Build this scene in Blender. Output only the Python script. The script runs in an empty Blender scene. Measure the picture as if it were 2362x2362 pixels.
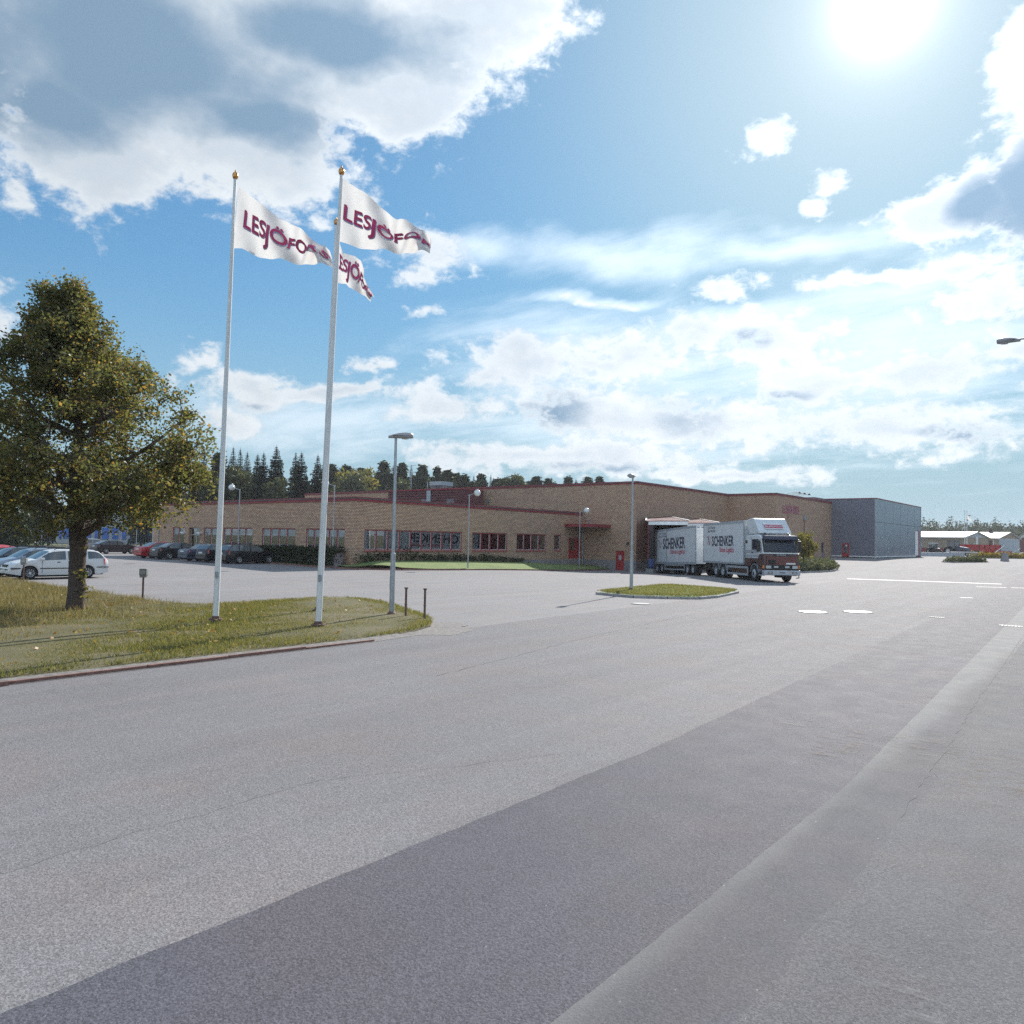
import bpy, bmesh, math, random
import numpy as np
from mathutils import Vector, Matrix
random.seed(7); rng = np.random.default_rng(7)
R = math.radians; PI = math.pi
S = bpy.context.scene; C = S.collection

# ---------------------------------------------------------------- camera
cam_d = bpy.data.cameras.new('camera'); cam = bpy.data.objects.new('camera', cam_d); C.objects.link(cam)
cam_d.sensor_width = 36; cam_d.lens = 27.11; cam_d.clip_start = 0.1; cam_d.clip_end = 6000
M3 = Matrix(((0.77764, 0.00779, 0.62866), (0.62843, -0.03951, -0.77686), (0.01879, 0.99919, -0.03562)))
cam.matrix_world = Matrix.Translation((0, 0, 2.35)) @ M3.to_4x4()
S.camera = cam

# ---------------------------------------------------------------- sun, exposure
SUN_AZ, SUN_EL = R(-13.3), R(33.0)
SUN = Vector((math.sin(SUN_AZ) * math.cos(SUN_EL), math.cos(SUN_AZ) * math.cos(SUN_EL), math.sin(SUN_EL)))
sd = bpy.data.lights.new('sun', 'SUN'); sd.energy = 3.9; sd.angle = R(0.55); sd.color = (1.0, 0.95, 0.88)
so = bpy.data.objects.new('sun', sd); C.objects.link(so); so.rotation_euler = SUN.to_track_quat('Z', 'Y').to_euler(); so.location = (0, 0, 60)
S.view_settings.view_transform = 'Standard'; S.view_settings.look = 'None'
S.view_settings.exposure = 0.86; S.view_settings.gamma = 1.0
S.view_settings.use_curve_mapping = False
S.cycles.max_bounces = 6; S.cycles.diffuse_bounces = 3; S.cycles.glossy_bounces = 3
S.cycles.transparent_max_bounces = 8; S.cycles.transmission_bounces = 4; S.cycles.volume_bounces = 0
S.cycles.use_denoising = False
S.cycles.sample_clamp_indirect = 4.0; S.cycles.caustics_reflective = False; S.cycles.caustics_refractive = False

# ---------------------------------------------------------------- sky with clouds (world)
W = bpy.data.worlds.new('World'); S.world = W; W.use_nodes = True
W.cycles.sampling_method = 'MANUAL'; W.cycles.sample_map_resolution = 1024
class NT:
    """terse node building"""
    def __init__(s, t): s.t = t; s.n = t.nodes; s.l = t.links
    def put(s, sock, v):
        if v is None: return
        if isinstance(v, bpy.types.NodeSocket): s.l.new(v, sock)
        elif hasattr(v, '__len__') and len(v) == 3 and sock.type == 'RGBA': sock.default_value = (*v, 1)
        else: sock.default_value = v
    def m(s, op, a, b=None, c=None, clamp=False):
        n = s.n.new('ShaderNodeMath'); n.operation = op; n.use_clamp = clamp
        s.put(n.inputs[0], a); s.put(n.inputs[1], b); s.put(n.inputs[2], c); return n.outputs[0]
    def v(s, op, a, b=None, sc=None):
        n = s.n.new('ShaderNodeVectorMath'); n.operation = op
        s.put(n.inputs[0], a); s.put(n.inputs[1], b)
        if sc is not None: s.put(n.inputs['Scale'], sc)
        return n.outputs['Value'] if op in ('LENGTH', 'DOT_PRODUCT', 'DISTANCE') else n.outputs[0]
    def ss(s, x, a, b, o0=0.0, o1=1.0):
        n = s.n.new('ShaderNodeMapRange'); n.interpolation_type = 'SMOOTHSTEP'
        for i, q in enumerate((x, a, b, o0, o1)): s.put(n.inputs[i], q)
        return n.outputs[0]
    def noise(s, vec, scale, detail=4, rough=0.55, out='Fac', dist=0.0):
        n = s.n.new('ShaderNodeTexNoise'); s.put(n.inputs['Vector'], vec); n.inputs['Scale'].default_value = scale
        n.inputs['Detail'].default_value = detail; n.inputs['Roughness'].default_value = rough; n.inputs['Distortion'].default_value = dist
        return n.outputs[out]
    def voro(s, vec, scale, out='Color', feat='F1'):
        n = s.n.new('ShaderNodeTexVoronoi'); n.feature = feat; s.put(n.inputs['Vector'], vec); n.inputs['Scale'].default_value = scale
        return n.outputs[out]
    def mix(s, f, a, b, mode='MIX'):
        n = s.n.new('ShaderNodeMix'); n.data_type = 'RGBA'; n.blend_type = mode
        s.put(n.inputs[0], f); s.put(n.inputs[6], a); s.put(n.inputs[7], b); return n.outputs[2]
    def sep(s, v): n = s.n.new('ShaderNodeSeparateXYZ'); s.put(n.inputs[0], v); return n.outputs
    def comb(s, x, y, z):
        n = s.n.new('ShaderNodeCombineXYZ')
        for i, q in enumerate((x, y, z)): s.put(n.inputs[i], q)
        return n.outputs[0]
    def ramp(s, f, stops):
        n = s.n.new('ShaderNodeValToRGB'); s.put(n.inputs[0], f); e = n.color_ramp.elements
        while len(e) < len(stops): e.new(0.5)
        for q, (p, c) in zip(e, stops): q.position = p; q.color = (*c, 1)
        return n.outputs[0]

# cloud banks: azimuth, elevation, half width, half height (radians), darkness weight
CLOUDS = [(-1.156, 0.519, 0.238, 0.133), (-1.191, 0.425, 0.130, 0.090), (-1.036, 0.468, 0.190, 0.095), (-0.916, 0.562, 0.216, 0.115), (-0.834, 0.524, 0.116, 0.063), (-0.746, 0.610, 0.132, 0.068), (-1.353, 0.475, 0.130, 0.131),
 (-0.143, 0.366, 0.088, 0.037), (-0.037, 0.367, 0.090, 0.099), (-0.079, 0.450, 0.043, 0.100), (-0.660, 0.223, 0.103, 0.041), (-0.550, 0.224, 0.115, 0.049), (-0.437, 0.259, 0.078, 0.039), (-0.342, 0.248, 0.080, 0.043), (-0.293,
 0.195, 0.101, 0.047), (-0.202, 0.195, 0.136, 0.037), (-0.133, 0.258, 0.076, 0.031), (-0.085, 0.213, 0.086, 0.028), (-0.496, 0.157, 0.217, 0.041), (-0.770, 0.174, 0.116, 0.030), (-0.246, 0.137, 0.187, 0.034), (-0.624, 0.109,
 0.281, 0.025), (-0.420, 0.089, 0.150, 0.014), (-1.007, 0.177, 0.080, 0.024), (-0.918, 0.177, 0.091, 0.012), (-0.247, 0.306, 0.097, 0.015), (-0.159, 0.300, 0.084, 0.022)]
WISPS = [(-0.662, 0.612, 0.066, 0.049), (-1.272, 0.365, 0.033, 0.041), (-0.108, 0.393, 0.080, 0.070), (-0.368, 0.467, 0.049, 0.031), (-0.285, 0.421, 0.025, 0.018), (-0.294, 0.397, 0.025, 0.016), (-0.788, 0.360, 0.073, 0.043),
 (-0.801, 0.323, 0.039, 0.027), (-0.796, 0.278, 0.022, 0.016), (-0.881, 0.411, 0.044, 0.026), (-0.937, 0.399, 0.025, 0.011), (-1.083, 0.199, 0.031, 0.034), (-1.037, 0.140, 0.060, 0.021), (-0.872, 0.209, 0.050, 0.013), (-0.729,
 0.215, 0.077, 0.021), (-1.274, 0.226, 0.033, 0.035), (-1.244, 0.208, 0.019, 0.015), (-0.405, 0.314, 0.069, 0.015), (-0.572, 0.298, 0.051, 0.007)]
VEILS = [(-0.559, 0.358, 0.203, 0.031), (-0.733, 0.363, 0.111, 0.025), (-0.330, 0.350, 0.153, 0.023), (-0.579, 0.299, 0.096, 0.010), (-0.392, 0.276, 0.190, 0.031), (-0.213, 0.284, 0.182, 0.035), (-0.50, 0.150, 0.36, 0.055),
 (-0.930, 0.140, 0.161, 0.039), (-0.27, 0.215, 0.30, 0.11), (-0.55, 0.225, 0.25, 0.07)]
CORES = [(-1.110, 0.514, 0.230, 0.083), (-0.930, 0.575, 0.164, 0.054), (-1.223, 0.448, 0.103, 0.059), (-1.353, 0.475, 0.130, 0.109), (-1.017, 0.475, 0.137, 0.037), (-0.113, 0.368, 0.045, 0.031), (-0.060, 0.357, 0.074, 0.071),
 (-0.632, 0.157, 0.065, 0.027), (-0.462, 0.163, 0.079, 0.038), (-0.503, 0.190, 0.047, 0.020), (-0.376, 0.250, 0.035, 0.015), (-0.338, 0.185, 0.040, 0.015), (-1.007, 0.161, 0.043, 0.008), (-0.159, 0.133, 0.083, 0.011), (-0.269,
 0.063, 0.173, 0.011), (-0.555, 0.096, 0.135, 0.008)]
N = NT(W.node_tree); N.n.clear()
dirv = N.v('NORMALIZE', N.n.new('ShaderNodeTexCoord').outputs['Generated'])
dx, dy, dz = N.sep(dirv)
el = N.m('ARCSINE', dz); az = N.m('ARCTAN2', dx, dy)
AE = N.comb(az, el, 0.0)
wv = N.n.new('ShaderNodeTexNoise'); N.put(wv.inputs['Vector'], N.v('MULTIPLY', dirv, (1, 1, 1.7))); wv.inputs['Scale'].default_value = 7; wv.inputs['Detail'].default_value = 4
AEw = N.v('ADD', AE, N.v('MULTIPLY', N.v('SUBTRACT', wv.outputs['Color'], (.5, .5, .5)), (.13, .075, 0)))
def bank(lst, vec):
    acc = None
    for (a, e, w, h) in lst:
        q = N.m('SUBTRACT', 1.0, N.v('LENGTH', N.v('MULTIPLY', N.v('SUBTRACT', vec, (a, e, 0)), (1 / w, 1 / h, 0))))
        acc = q if acc is None else N.m('SMOOTH_MAX', acc, q, 0.18)
    return acc
B = N.m('MAXIMUM', N.m('MAXIMUM', bank(CLOUDS, AEw), N.m('SUBTRACT', N.m('MULTIPLY', bank(WISPS, AEw), .75), .12)), -1.2)
# everywhere else: scattered fair-weather cumulus, same coverage as in view
pl = N.v('DIVIDE', N.comb(dx, dy, 0.0), N.comb(N.m('ADD', N.m('ABSOLUTE', dz), .12), N.m('ADD', N.m('ABSOLUTE', dz), .12), 1.0))
gen = N.m('SUBTRACT', N.m('MULTIPLY', N.noise(pl, 1.1, 3, .5), 3.2), 1.56)
infr = N.m('MULTIPLY', N.ss(az, -1.55, -1.35), N.ss(az, .25, .05)); infr = N.m('MULTIPLY', infr, N.ss(el, .78, .66))
B = N.m('MAXIMUM', B, N.m('SUBTRACT', gen, N.m('MULTIPLY', infr, 3.0)))
fine = N.noise(N.v('MULTIPLY', dirv, (1, 1, 1.7)), 9, 12, .66, dist=.15)
fine2 = N.noise(N.v('MULTIPLY', dirv, (1, 1, 1.5)), 5.0, 5, .55)
puff = N.noise(N.v('MULTIPLY', dirv, (1, 1, 1.5)), 34, 8, .62, dist=.2)
cover = N.m('ADD', N.m('ADD', N.m('MULTIPLY', B, 1.75), N.m('MULTIPLY', N.ss(bank(CLOUDS[:9], AEw), .12, .55), .9)), N.m('ADD', N.m('MULTIPLY', N.m('SUBTRACT', fine, .5), 3.0), N.m('MULTIPLY', N.m('SUBTRACT', puff, .5), 3.4)))
dens = N.ss(cover, -0.12, 1.0)
dark = N.m('ADD', N.m('MAXIMUM', N.m('MAXIMUM', bank(CORES[:7], AEw), N.m('SUBTRACT', N.m('MULTIPLY', bank(CORES[7:], AEw), .55), .12)), N.m('SUBTRACT', N.m('SUBTRACT', gen, N.m('MULTIPLY', infr, 3.0)), .3)), N.m('ADD', N.m('MULTIPLY', N.m('SUBTRACT', fine2, .5), 1.5), N.m('MULTIPLY', N.m('SUBTRACT', fine, .5), .7)))
# high thin veil and streaks
st = N.noise(N.v('MULTIPLY', pl, (1.0, 2.0, 1)), 1.7, 8, .62, dist=.3)
veil = N.m('MULTIPLY', N.ss(N.m('ADD', bank(VEILS, AEw), N.m('MULTIPLY', N.m('SUBTRACT', st, .5), 2.2)), -.35, 1.0), .78)
sunf = N.m('MAXIMUM', N.v('DOT_PRODUCT', dirv, tuple(SUN)), 0.0)
sky = N.n.new('ShaderNodeTexSky'); sky.sky_type = 'NISHITA'; sky.sun_disc = False
sky.sun_elevation = SUN_EL; sky.sun_rotation = SUN_AZ; sky.altitude = 100; sky.air_density = 1.0; sky.dust_density = 0.6; sky.ozone_density = 2.0
near = N.m('POWER', sunf, 24.0)
lum = N.v('DOT_PRODUCT', sky.outputs[0], (.25, .6, .15))
base = N.v('SCALE', N.v('MULTIPLY', sky.outputs[0], (0.46, 0.84, 0.97)), sc=N.m('DIVIDE', 1.0, N.m('ADD', 1.0, N.m('DIVIDE', lum, 7.0))))     # film-like shoulder round the sun
base = N.mix(N.m('POWER', N.ss(el, .42, -.02), 1.6), base, (2.15, 3.1, 3.75))     # moist air: paler and bluer down to the horizon
base = N.mix(N.m('MULTIPLY', near, .6), base, (3.6, 4.15, 4.75))
base = N.mix(.04, base, (4.4, 5.0, 5.5))
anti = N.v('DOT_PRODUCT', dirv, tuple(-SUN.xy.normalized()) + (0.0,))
lit = N.m('ADD', N.m('ADD', 0.88, N.m('MULTIPLY', N.m('POWER', sunf, 6.0), .5)), N.m('MULTIPLY', N.ss(anti, -.25, .85), 1.6))       # back-lit clouds glow round the sun, unseen ones opposite brightened to light shaded walls
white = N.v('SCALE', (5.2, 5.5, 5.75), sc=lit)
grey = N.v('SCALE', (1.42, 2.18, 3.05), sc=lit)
shade = N.m('MAXIMUM', N.m('MULTIPLY', N.ss(dark, -.45, .60), N.ss(cover, .3, 1.2)), N.m('MULTIPLY', N.ss(N.m('ADD', cover, N.m('MULTIPLY', fine2, 2.0)), 1.0, 3.2), .42))
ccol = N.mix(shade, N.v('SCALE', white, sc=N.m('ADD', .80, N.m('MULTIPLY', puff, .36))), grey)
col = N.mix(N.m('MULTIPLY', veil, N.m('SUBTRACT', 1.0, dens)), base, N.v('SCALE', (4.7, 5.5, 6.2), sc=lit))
col = N.mix(dens, col, ccol)
glow = N.m('ADD', N.m('MULTIPLY', N.m('POWER', sunf, 1500.0), 6.0), N.m('ADD', N.m('MULTIPLY', N.m('POWER', sunf, 300.0), 1.5), N.m('MULTIPLY', N.m('POWER', sunf, 34.0), .40)))
col = N.v('ADD', col, N.v('SCALE', (1.0, .99, .97), sc=glow))
bg = N.n.new('ShaderNodeBackground'); N.put(bg.inputs[0], col); bg.inputs[1].default_value = 0.10
wo = N.n.new('ShaderNodeOutputWorld'); N.l.new(bg.outputs[0], wo.inputs[0])

# ---------------------------------------------------------------- helpers
def sst(a, b, x):
    t = min(1.0, max(0.0, (x - a) / (b - a))); return t * t * (3 - 2 * t)
def gz(x, y):
    """height of the paved ground: flat road, a dip at the loading dock, a slow rise beyond"""
    z = 0.80 * sst(55, 118, y) + 0.6 * sst(130, 330, y)
    z -= 0.60 * math.exp(-((x + 38) / 14.0) ** 2 - ((y - 67) / 16.5) ** 2)
    z += 0.14 * sst(-42, -54, x) * sst(18, 30, y)
    return z
def root(name, label, cat, loc=(0, 0, 0), rz=0.0, group=None):
    o = bpy.data.objects.new(name, None); C.objects.link(o); o.empty_display_size = 0.2
    o.location = loc; o.rotation_euler = (0, 0, rz); o['label'] = label; o['category'] = cat
    if group: o['group'] = group
    return o
def tag(o, label, cat, group=None):
    o['label'] = label; o['category'] = cat
    if group: o['group'] = group
    return o
def copy_tree(o, parent=None):
    c = o.copy(); C.objects.link(c)
    if parent is not None: c.parent = parent
    for ch in list(o.children): copy_tree(ch, c)
    return c
class MB:
    """collects faces, builds one mesh object"""
    def __init__(s): s.v = []; s.f = []; s.i = []; s.k = 0
    def face(s, pts):
        n = len(s.v); s.v += [tuple(p) for p in pts]; s.f.append(tuple(range(n, n + len(pts)))); s.i.append(s.k)
    def box(s, x0, x1, y0, y1, z0, z1):
        n = len(s.v); s.v += [(x0, y0, z0), (x1, y0, z0), (x1, y1, z0), (x0, y1, z0), (x0, y0, z1), (x1, y0, z1), (x1, y1, z1), (x0, y1, z1)]
        for q in ((0, 3, 2, 1), (4, 5, 6, 7), (0, 1, 5, 4), (1, 2, 6, 5), (2, 3, 7, 6), (3, 0, 4, 7)): s.f.append(tuple(n + a for a in q)); s.i.append(s.k)
        return s
    def hexa(s, p):           # eight corner points, bottom ring then top ring
        n = len(s.v); s.v += [tuple(a) for a in p]
        for q in ((0, 3, 2, 1), (4, 5, 6, 7), (0, 1, 5, 4), (1, 2, 6, 5), (2, 3, 7, 6), (3, 0, 4, 7)): s.f.append(tuple(n + a for a in q)); s.i.append(s.k)
        return s
    def tube(s, a, b, r0, r1=None, n=8, cap=True):
        r1 = r0 if r1 is None else r1; a = Vector(a); b = Vector(b); d = (b - a).normalized()
        u = d.orthogonal().normalized(); w = d.cross(u); k = len(s.v)
        for c, r in ((a, r0), (b, r1)):
            for j in range(n):
                t = 2 * PI * j / n; s.v.append(tuple(c + (u * math.cos(t) + w * math.sin(t)) * r))
        for j in range(n): s.f.append((k + j, k + (j + 1) % n, k + n + (j + 1) % n, k + n + j)); s.i.append(s.k)
        if cap: s.f.append(tuple(k + n + j for j in range(n))); s.i.append(s.k); s.f.append(tuple(k + n - 1 - j for j in range(n))); s.i.append(s.k)
        return s
    def path(s, pts, rad, n=6):
        for a, b, r0, r1 in zip(pts, pts[1:], rad, rad[1:]): s.tube(a, b, r0, r1, n, False)
        return s
    def lathe(s, prof, c=(0, 0, 0), axis='z', n=16):
        k = len(s.v)
        for (r, h) in prof:
            for j in range(n):
                t = 2 * PI * j / n; p = (r * math.cos(t), r * math.sin(t), h)
                if axis == 'y': p = (p[0], p[2], p[1])
                if axis == 'x': p = (p[2], p[0], p[1])
                s.v.append((p[0] + c[0], p[1] + c[1], p[2] + c[2]))
        m = len(prof)
        for a in range(m - 1):
            for j in range(n): s.f.append((k + a * n + j, k + a * n + (j + 1) % n, k + (a + 1) * n + (j + 1) % n, k + (a + 1) * n + j)); s.i.append(s.k)
        return s
    def prism(s, poly, y0, y1, axis='y'):    # polygon in (x, z) extruded along y (or (y, z) along x, or (x, y) along z)
        def P(a, b, c): return (a, c, b) if axis == 'y' else ((c, a, b) if axis == 'x' else (a, b, c))
        n = len(s.v); m = len(poly)
        s.v += [P(a, b, y0) for a, b in poly] + [P(a, b, y1) for a, b in poly]
        s.f.append(tuple(range(n, n + m))); s.f.append(tuple(n + 2 * m - 1 - j for j in range(m))); s.i += [s.k, s.k]
        for j in range(m): s.f.append((n + j, n + m + j, n + m + (j + 1) % m, n + (j + 1) % m)); s.i.append(s.k)
        return s
    def mesh(s, name, mats, smooth=False, fix=True):
        me = bpy.data.meshes.new(name); me.from_pydata(s.v, [], s.f)
        for m in (mats if isinstance(mats, (list, tuple)) else [mats]): me.materials.append(m)
        if max(s.i, default=0): me.polygons.foreach_set('material_index', s.i)
        if fix:
            b = bmesh.new(); b.from_mesh(me); bmesh.ops.recalc_face_normals(b, faces=b.faces); b.to_mesh(me); b.free()
        if smooth: me.polygons.foreach_set('use_smooth', [True] * len(me.polygons))
        me.update(); return me
    def build(s, name, mats, parent=None, smooth=False, fix=True):
        o = bpy.data.objects.new(name, s.mesh(name, mats, smooth, fix)); C.objects.link(o)
        if parent is not None: o.parent = parent
        return o
def structure(o): o['kind'] = 'structure'; return o
def stuff(o): o['kind'] = 'stuff'; return o
def bevel(o, w=0.02, seg=2, ang=35):
    m = o.modifiers.new('bevel', 'BEVEL'); m.width = w; m.segments = seg; m.limit_method = 'ANGLE'; m.angle_limit = R(ang); return o

# ---------------------------------------------------------------- materials
def mat(name, col, rough=0.6, metal=0.0, var=0.0, vscale=3.0, coat=0.0, spec=None, bump=0.0, bscale=40.0, fn=None, coord='Object'):
    m = bpy.data.materials.new(name); m.use_nodes = True; T = NT(m.node_tree); p = T.n['Principled BSDF']
    p.inputs['Roughness'].default_value = rough; p.inputs['Metallic'].default_value = metal; p.inputs['Coat Weight'].default_value = coat
    p.inputs['Coat Roughness'].default_value = 0.06
    if spec is not None: p.inputs['Specular IOR Level'].default_value = spec
    co = T.n.new('ShaderNodeTexCoord').outputs[coord]; c = None
    if var:
        f = T.noise(co, vscale, 6, .62); c = T.mix(T.ss(f, .3, .7), tuple(x * (1 - var) for x in col), tuple(min(1, x * (1 + var)) for x in col))
    T.put(p.inputs['Base Color'], c if c is not None else col)
    if bump:
        b = T.n.new('ShaderNodeBump'); b.inputs['Strength'].default_value = bump; b.inputs['Distance'].default_value = 0.02
        T.put(b.inputs['Height'], T.noise(co, bscale, 4, .6)); T.l.new(b.outputs[0], p.inputs['Normal'])
    if fn: fn(T, p, co)
    return m
def asphalt(name, col, chip, mott=0.16, grain=55.0, rough=0.62, bstr=0.5, dusty=None, streak=0.18, white=0.9993, spec=0.45):
    def fn(T, p, co):
        big = T.noise(co, .22, 6, .6); mid = T.noise(co, 2.2, 6, .62)
        st = T.noise(T.v('MULTIPLY', co, (1.6, .05, 1)), 1.0, 6, .62)           # wheel tracks run along the road
        g = T.voro(co, grain); gl = T.sep(g)[0]; sp = T.noise(co, grain * .45, 3, .7)
        k = T.m('ADD', 1.0, T.m('ADD', T.m('MULTIPLY', T.m('SUBTRACT', big, .5), mott * 2.2), T.m('ADD', T.m('MULTIPLY', T.m('SUBTRACT', mid, .5), mott), T.m('MULTIPLY', T.m('SUBTRACT', st, .5), streak * 2.4))))
        k = T.m('MULTIPLY', k, T.m('ADD', 1.0 - chip, T.m('MULTIPLY', T.m('ADD', T.m('MULTIPLY', gl, .75), T.m('MULTIPLY', sp, .5)), chip * 1.6)))
        warm = T.mix(T.ss(T.noise(co, .6, 4, .6), .42, .68), col, (col[0] * 1.06, col[1] * .99, col[2] * .95))
        c = T.v('SCALE', warm, sc=k)
        if dusty:                                                               # grit swept against the seam
            x0, x1, dc = dusty; xx = T.sep(co)[0]; xx = T.m('ADD', xx, T.m('MULTIPLY', T.m('SUBTRACT', T.noise(T.v('MULTIPLY', co, (2, .5, 1)), .9, 5, .6), .5), .35))
            c = T.mix(T.m('MULTIPLY', T.ss(xx, x1, x0), .8), c, T.v('SCALE', dc, sc=T.m('ADD', .8, T.m('MULTIPLY', sp, .4))))
        cl = T.sep(T.voro(co, grain * .9))[1]
        c = T.mix(T.ss(cl, white, white + .002), c, (.75, .74, .70))            # sparse white glints painted into the colour as specks
        T.put(p.inputs['Base Color'], c); p.inputs['Specular IOR Level'].default_value = spec
        T.put(p.inputs['Roughness'], T.m('ADD', rough - .08, T.m('MULTIPLY', mid, .16)))
        b = T.n.new('ShaderNodeBump'); b.inputs['Strength'].default_value = bstr; b.inputs['Distance'].default_value = 0.008
        T.put(b.inputs['Height'], T.m('ADD', T.m('MULTIPLY', gl, .6), sp)); T.l.new(b.outputs[0], p.inputs['Normal'])
    return mat(name, col, rough, fn=fn)
def brick_mat(name, c1, c2, mortar, off=(0, 0, 0)):
    def fn(T, p, co):
        x, y, z = T.sep(co); u = T.m('ADD', x, y)
        b = T.n.new('ShaderNodeTexBrick'); T.put(b.inputs['Vector'], T.comb(u, z, 0.0)); b.offset = .5
        b.inputs['Scale'].default_value = 1.0; b.inputs['Brick Width'].default_value = .26; b.inputs['Row Height'].default_value = .105
        b.inputs['Mortar Size'].default_value = .019; b.inputs['Mortar Smooth'].default_value = .2; b.inputs['Bias'].default_value = -.05
        T.put(b.inputs['Color1'], c1); T.put(b.inputs['Color2'], c2); T.put(b.inputs['Mortar'], mortar)
        n = T.noise(T.comb(u, z, 0.0), .45, 6, .6); n2 = T.noise(T.comb(T.m('MULTIPLY', u, .35), T.m('MULTIPLY', z, 3.0), 0.0), 1.0, 5, .65)
        c = T.v('SCALE', b.outputs['Color'], sc=T.m('ADD', .72, T.m('ADD', T.m('MULTIPLY', n, .28), T.m('MULTIPLY', n2, .28))))
        T.put(p.inputs['Base Color'], T.mix(T.ss(n2, .55, .8), c, (c1[0] * .8, c1[1] * .66, c1[2] * .58)))
        bp = T.n.new('ShaderNodeBump'); bp.inputs['Strength'].default_value = .7; bp.inputs['Distance'].default_value = .012; bp.invert = True
        T.put(bp.inputs['Height'], b.outputs['Fac']); T.l.new(bp.outputs[0], p.inputs['Normal'])
    return mat(name, c1, .85, fn=fn)
def leaf_mat(name, stops, transl=0.45, rough=0.5, coord_var=0.0):
    m = bpy.data.materials.new(name); m.use_nodes = True; T = NT(m.node_tree); T.n.clear()
    g = T.n.new('ShaderNodeNewGeometry').outputs['Random Per Island']
    c = T.ramp(g, stops)
    d = T.n.new('ShaderNodeBsdfDiffuse'); T.put(d.inputs[0], c)
    t = T.n.new('ShaderNodeBsdfTranslucent'); T.put(t.inputs[0], T.v('MULTIPLY', c, (1.25, 1.2, .7)))
    gl = T.n.new('ShaderNodeBsdfGlossy'); gl.inputs['Roughness'].default_value = .42; T.put(gl.inputs[0], (.55, .55, .55))
    a = T.n.new('ShaderNodeMixShader'); a.inputs[0].default_value = transl; T.l.new(d.outputs[0], a.inputs[1]); T.l.new(t.outputs[0], a.inputs[2])
    b = T.n.new('ShaderNodeMixShader'); b.inputs[0].default_value = .035; T.l.new(a.outputs[0], b.inputs[1]); T.l.new(gl.outputs[0], b.inputs[2])
    o = T.n.new('ShaderNodeOutputMaterial'); T.l.new(b.outputs[0], o.inputs[0]); return m
def glass_mat(name, tint=(.72, .72, .74), ior=2.3, see=0.75):
    """window pane: part see-through, part mirror"""
    m = bpy.data.materials.new(name); m.use_nodes = True; T = NT(m.node_tree); T.n.clear()
    tr = T.n.new('ShaderNodeBsdfTransparent'); T.put(tr.inputs[0], tint)
    gl = T.n.new('ShaderNodeBsdfGlossy'); gl.inputs['Roughness'].default_value = .01; T.put(gl.inputs[0], (.95, .95, .95))
    f = T.n.new('ShaderNodeFresnel'); f.inputs[0].default_value = ior
    a = T.n.new('ShaderNodeMixShader'); T.l.new(f.outputs[0], a.inputs[0]); T.l.new(tr.outputs[0], a.inputs[1]); T.l.new(gl.outputs[0], a.inputs[2])
    o = T.n.new('ShaderNodeOutputMaterial'); T.l.new(a.outputs[0], o.inputs[0]); return m
def grass_fn(cols, sc=1.0):
    def fn(T, p, co):
        n = T.noise(co, .5 * sc, 6, .65); f = T.noise(co, 26 * sc, 4, .7)
        c = T.ramp(T.m('ADD', T.m('MULTIPLY', n, .75), T.m('MULTIPLY', f, .25)), [(.32, cols[0]), (.48, cols[1]), (.62, cols[2])])
        T.put(p.inputs['Base Color'], c)
        b = T.n.new('ShaderNodeBump'); b.inputs['Strength'].default_value = .8; b.inputs['Distance'].default_value = .04; T.put(b.inputs['Height'], f); T.l.new(b.outputs[0], p.inputs['Normal'])
    return fn
M = {}
M['lot'] = asphalt('car park asphalt', (.232, .226, .230), .42, .14, 75, .85, spec=.14)
M['road'] = asphalt('chip sealed road', (.186, .181, .188), .62, .15, 110, .82, spec=.16, bstr=.7)
M['strip'] = asphalt('dark resurfaced strip', (.092, .091, .108), .62, .16, 110, .78, white=.9993, spec=.2, bstr=.7)
M['side'] = asphalt('coarse grey lane', (.118, .118, .128), .52, .17, 110, .80, bstr=.7, spec=.16, white=.9992)
M['apron'] = asphalt('smooth grey apron', (.100, .100, .112), .40, .17, 110, .80, bstr=.5, spec=.16, dusty=(-2.38, -1.98, (.19, .19, .19)), white=.999)
M['white_line'] = mat('road marking', (.38, .38, .375), .6, var=.12, vscale=6)
M['grit'] = mat('grit', (.185, .170, .160), .9, var=.3, vscale=9, bump=.5, bscale=60)
M['kerb'] = mat('brown edging', (.20, .105, .085), .8, var=.3, vscale=7, bump=.3)
M['kerb_stone'] = mat('granite kerb', (.30, .29, .29), .8, var=.25, vscale=9, bump=.3)
M['earth'] = mat('field', (.09, .10, .05), .95, fn=grass_fn([(.05, .06, .028), (.09, .10, .045), (.13, .12, .06)], .3))
M['lawn'] = mat('lawn soil', (.09, .12, .04), .95, fn=grass_fn([(.075, .062, .036), (.12, .108, .046), (.165, .130, .078)]))
M['lawn2'] = mat('mown lawn', (.10, .17, .045), .95, fn=grass_fn([(.115, .160, .050), (.155, .215, .064), (.20, .235, .085)]))
M['brick'] = brick_mat('yellow brick', (.71, .49, .325), (.53, .330, .23), (.11, .070, .058))
M['plinth'] = mat('concrete plinth', (.25, .235, .24), .9, var=.18, vscale=2.5, bump=.3, bscale=15)
M['red'] = mat('red painted metal', (.26, .032, .042), .55, var=.15, vscale=2, spec=.4)
M['red_dark'] = mat('red door paint', (.36, .018, .025), .45, var=.1)
M['roof'] = mat('roofing felt', (.10, .095, .095), .9, var=.2)
M['white'] = mat('white paint', (.74, .75, .75), .45, var=.06, vscale=3)
M['cream'] = mat('curtain cloth', (.80, .77, .76), .9, var=.1, vscale=2)
M['room'] = mat('dim room', (.24, .20, .21), .9, var=.5, vscale=1.2)
M['plant_red'] = mat('weathered red sheet', (.150, .050, .052), .75, var=.2, vscale=2)
M['glass'] = glass_mat('window glass', ior=3.0)
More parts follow.
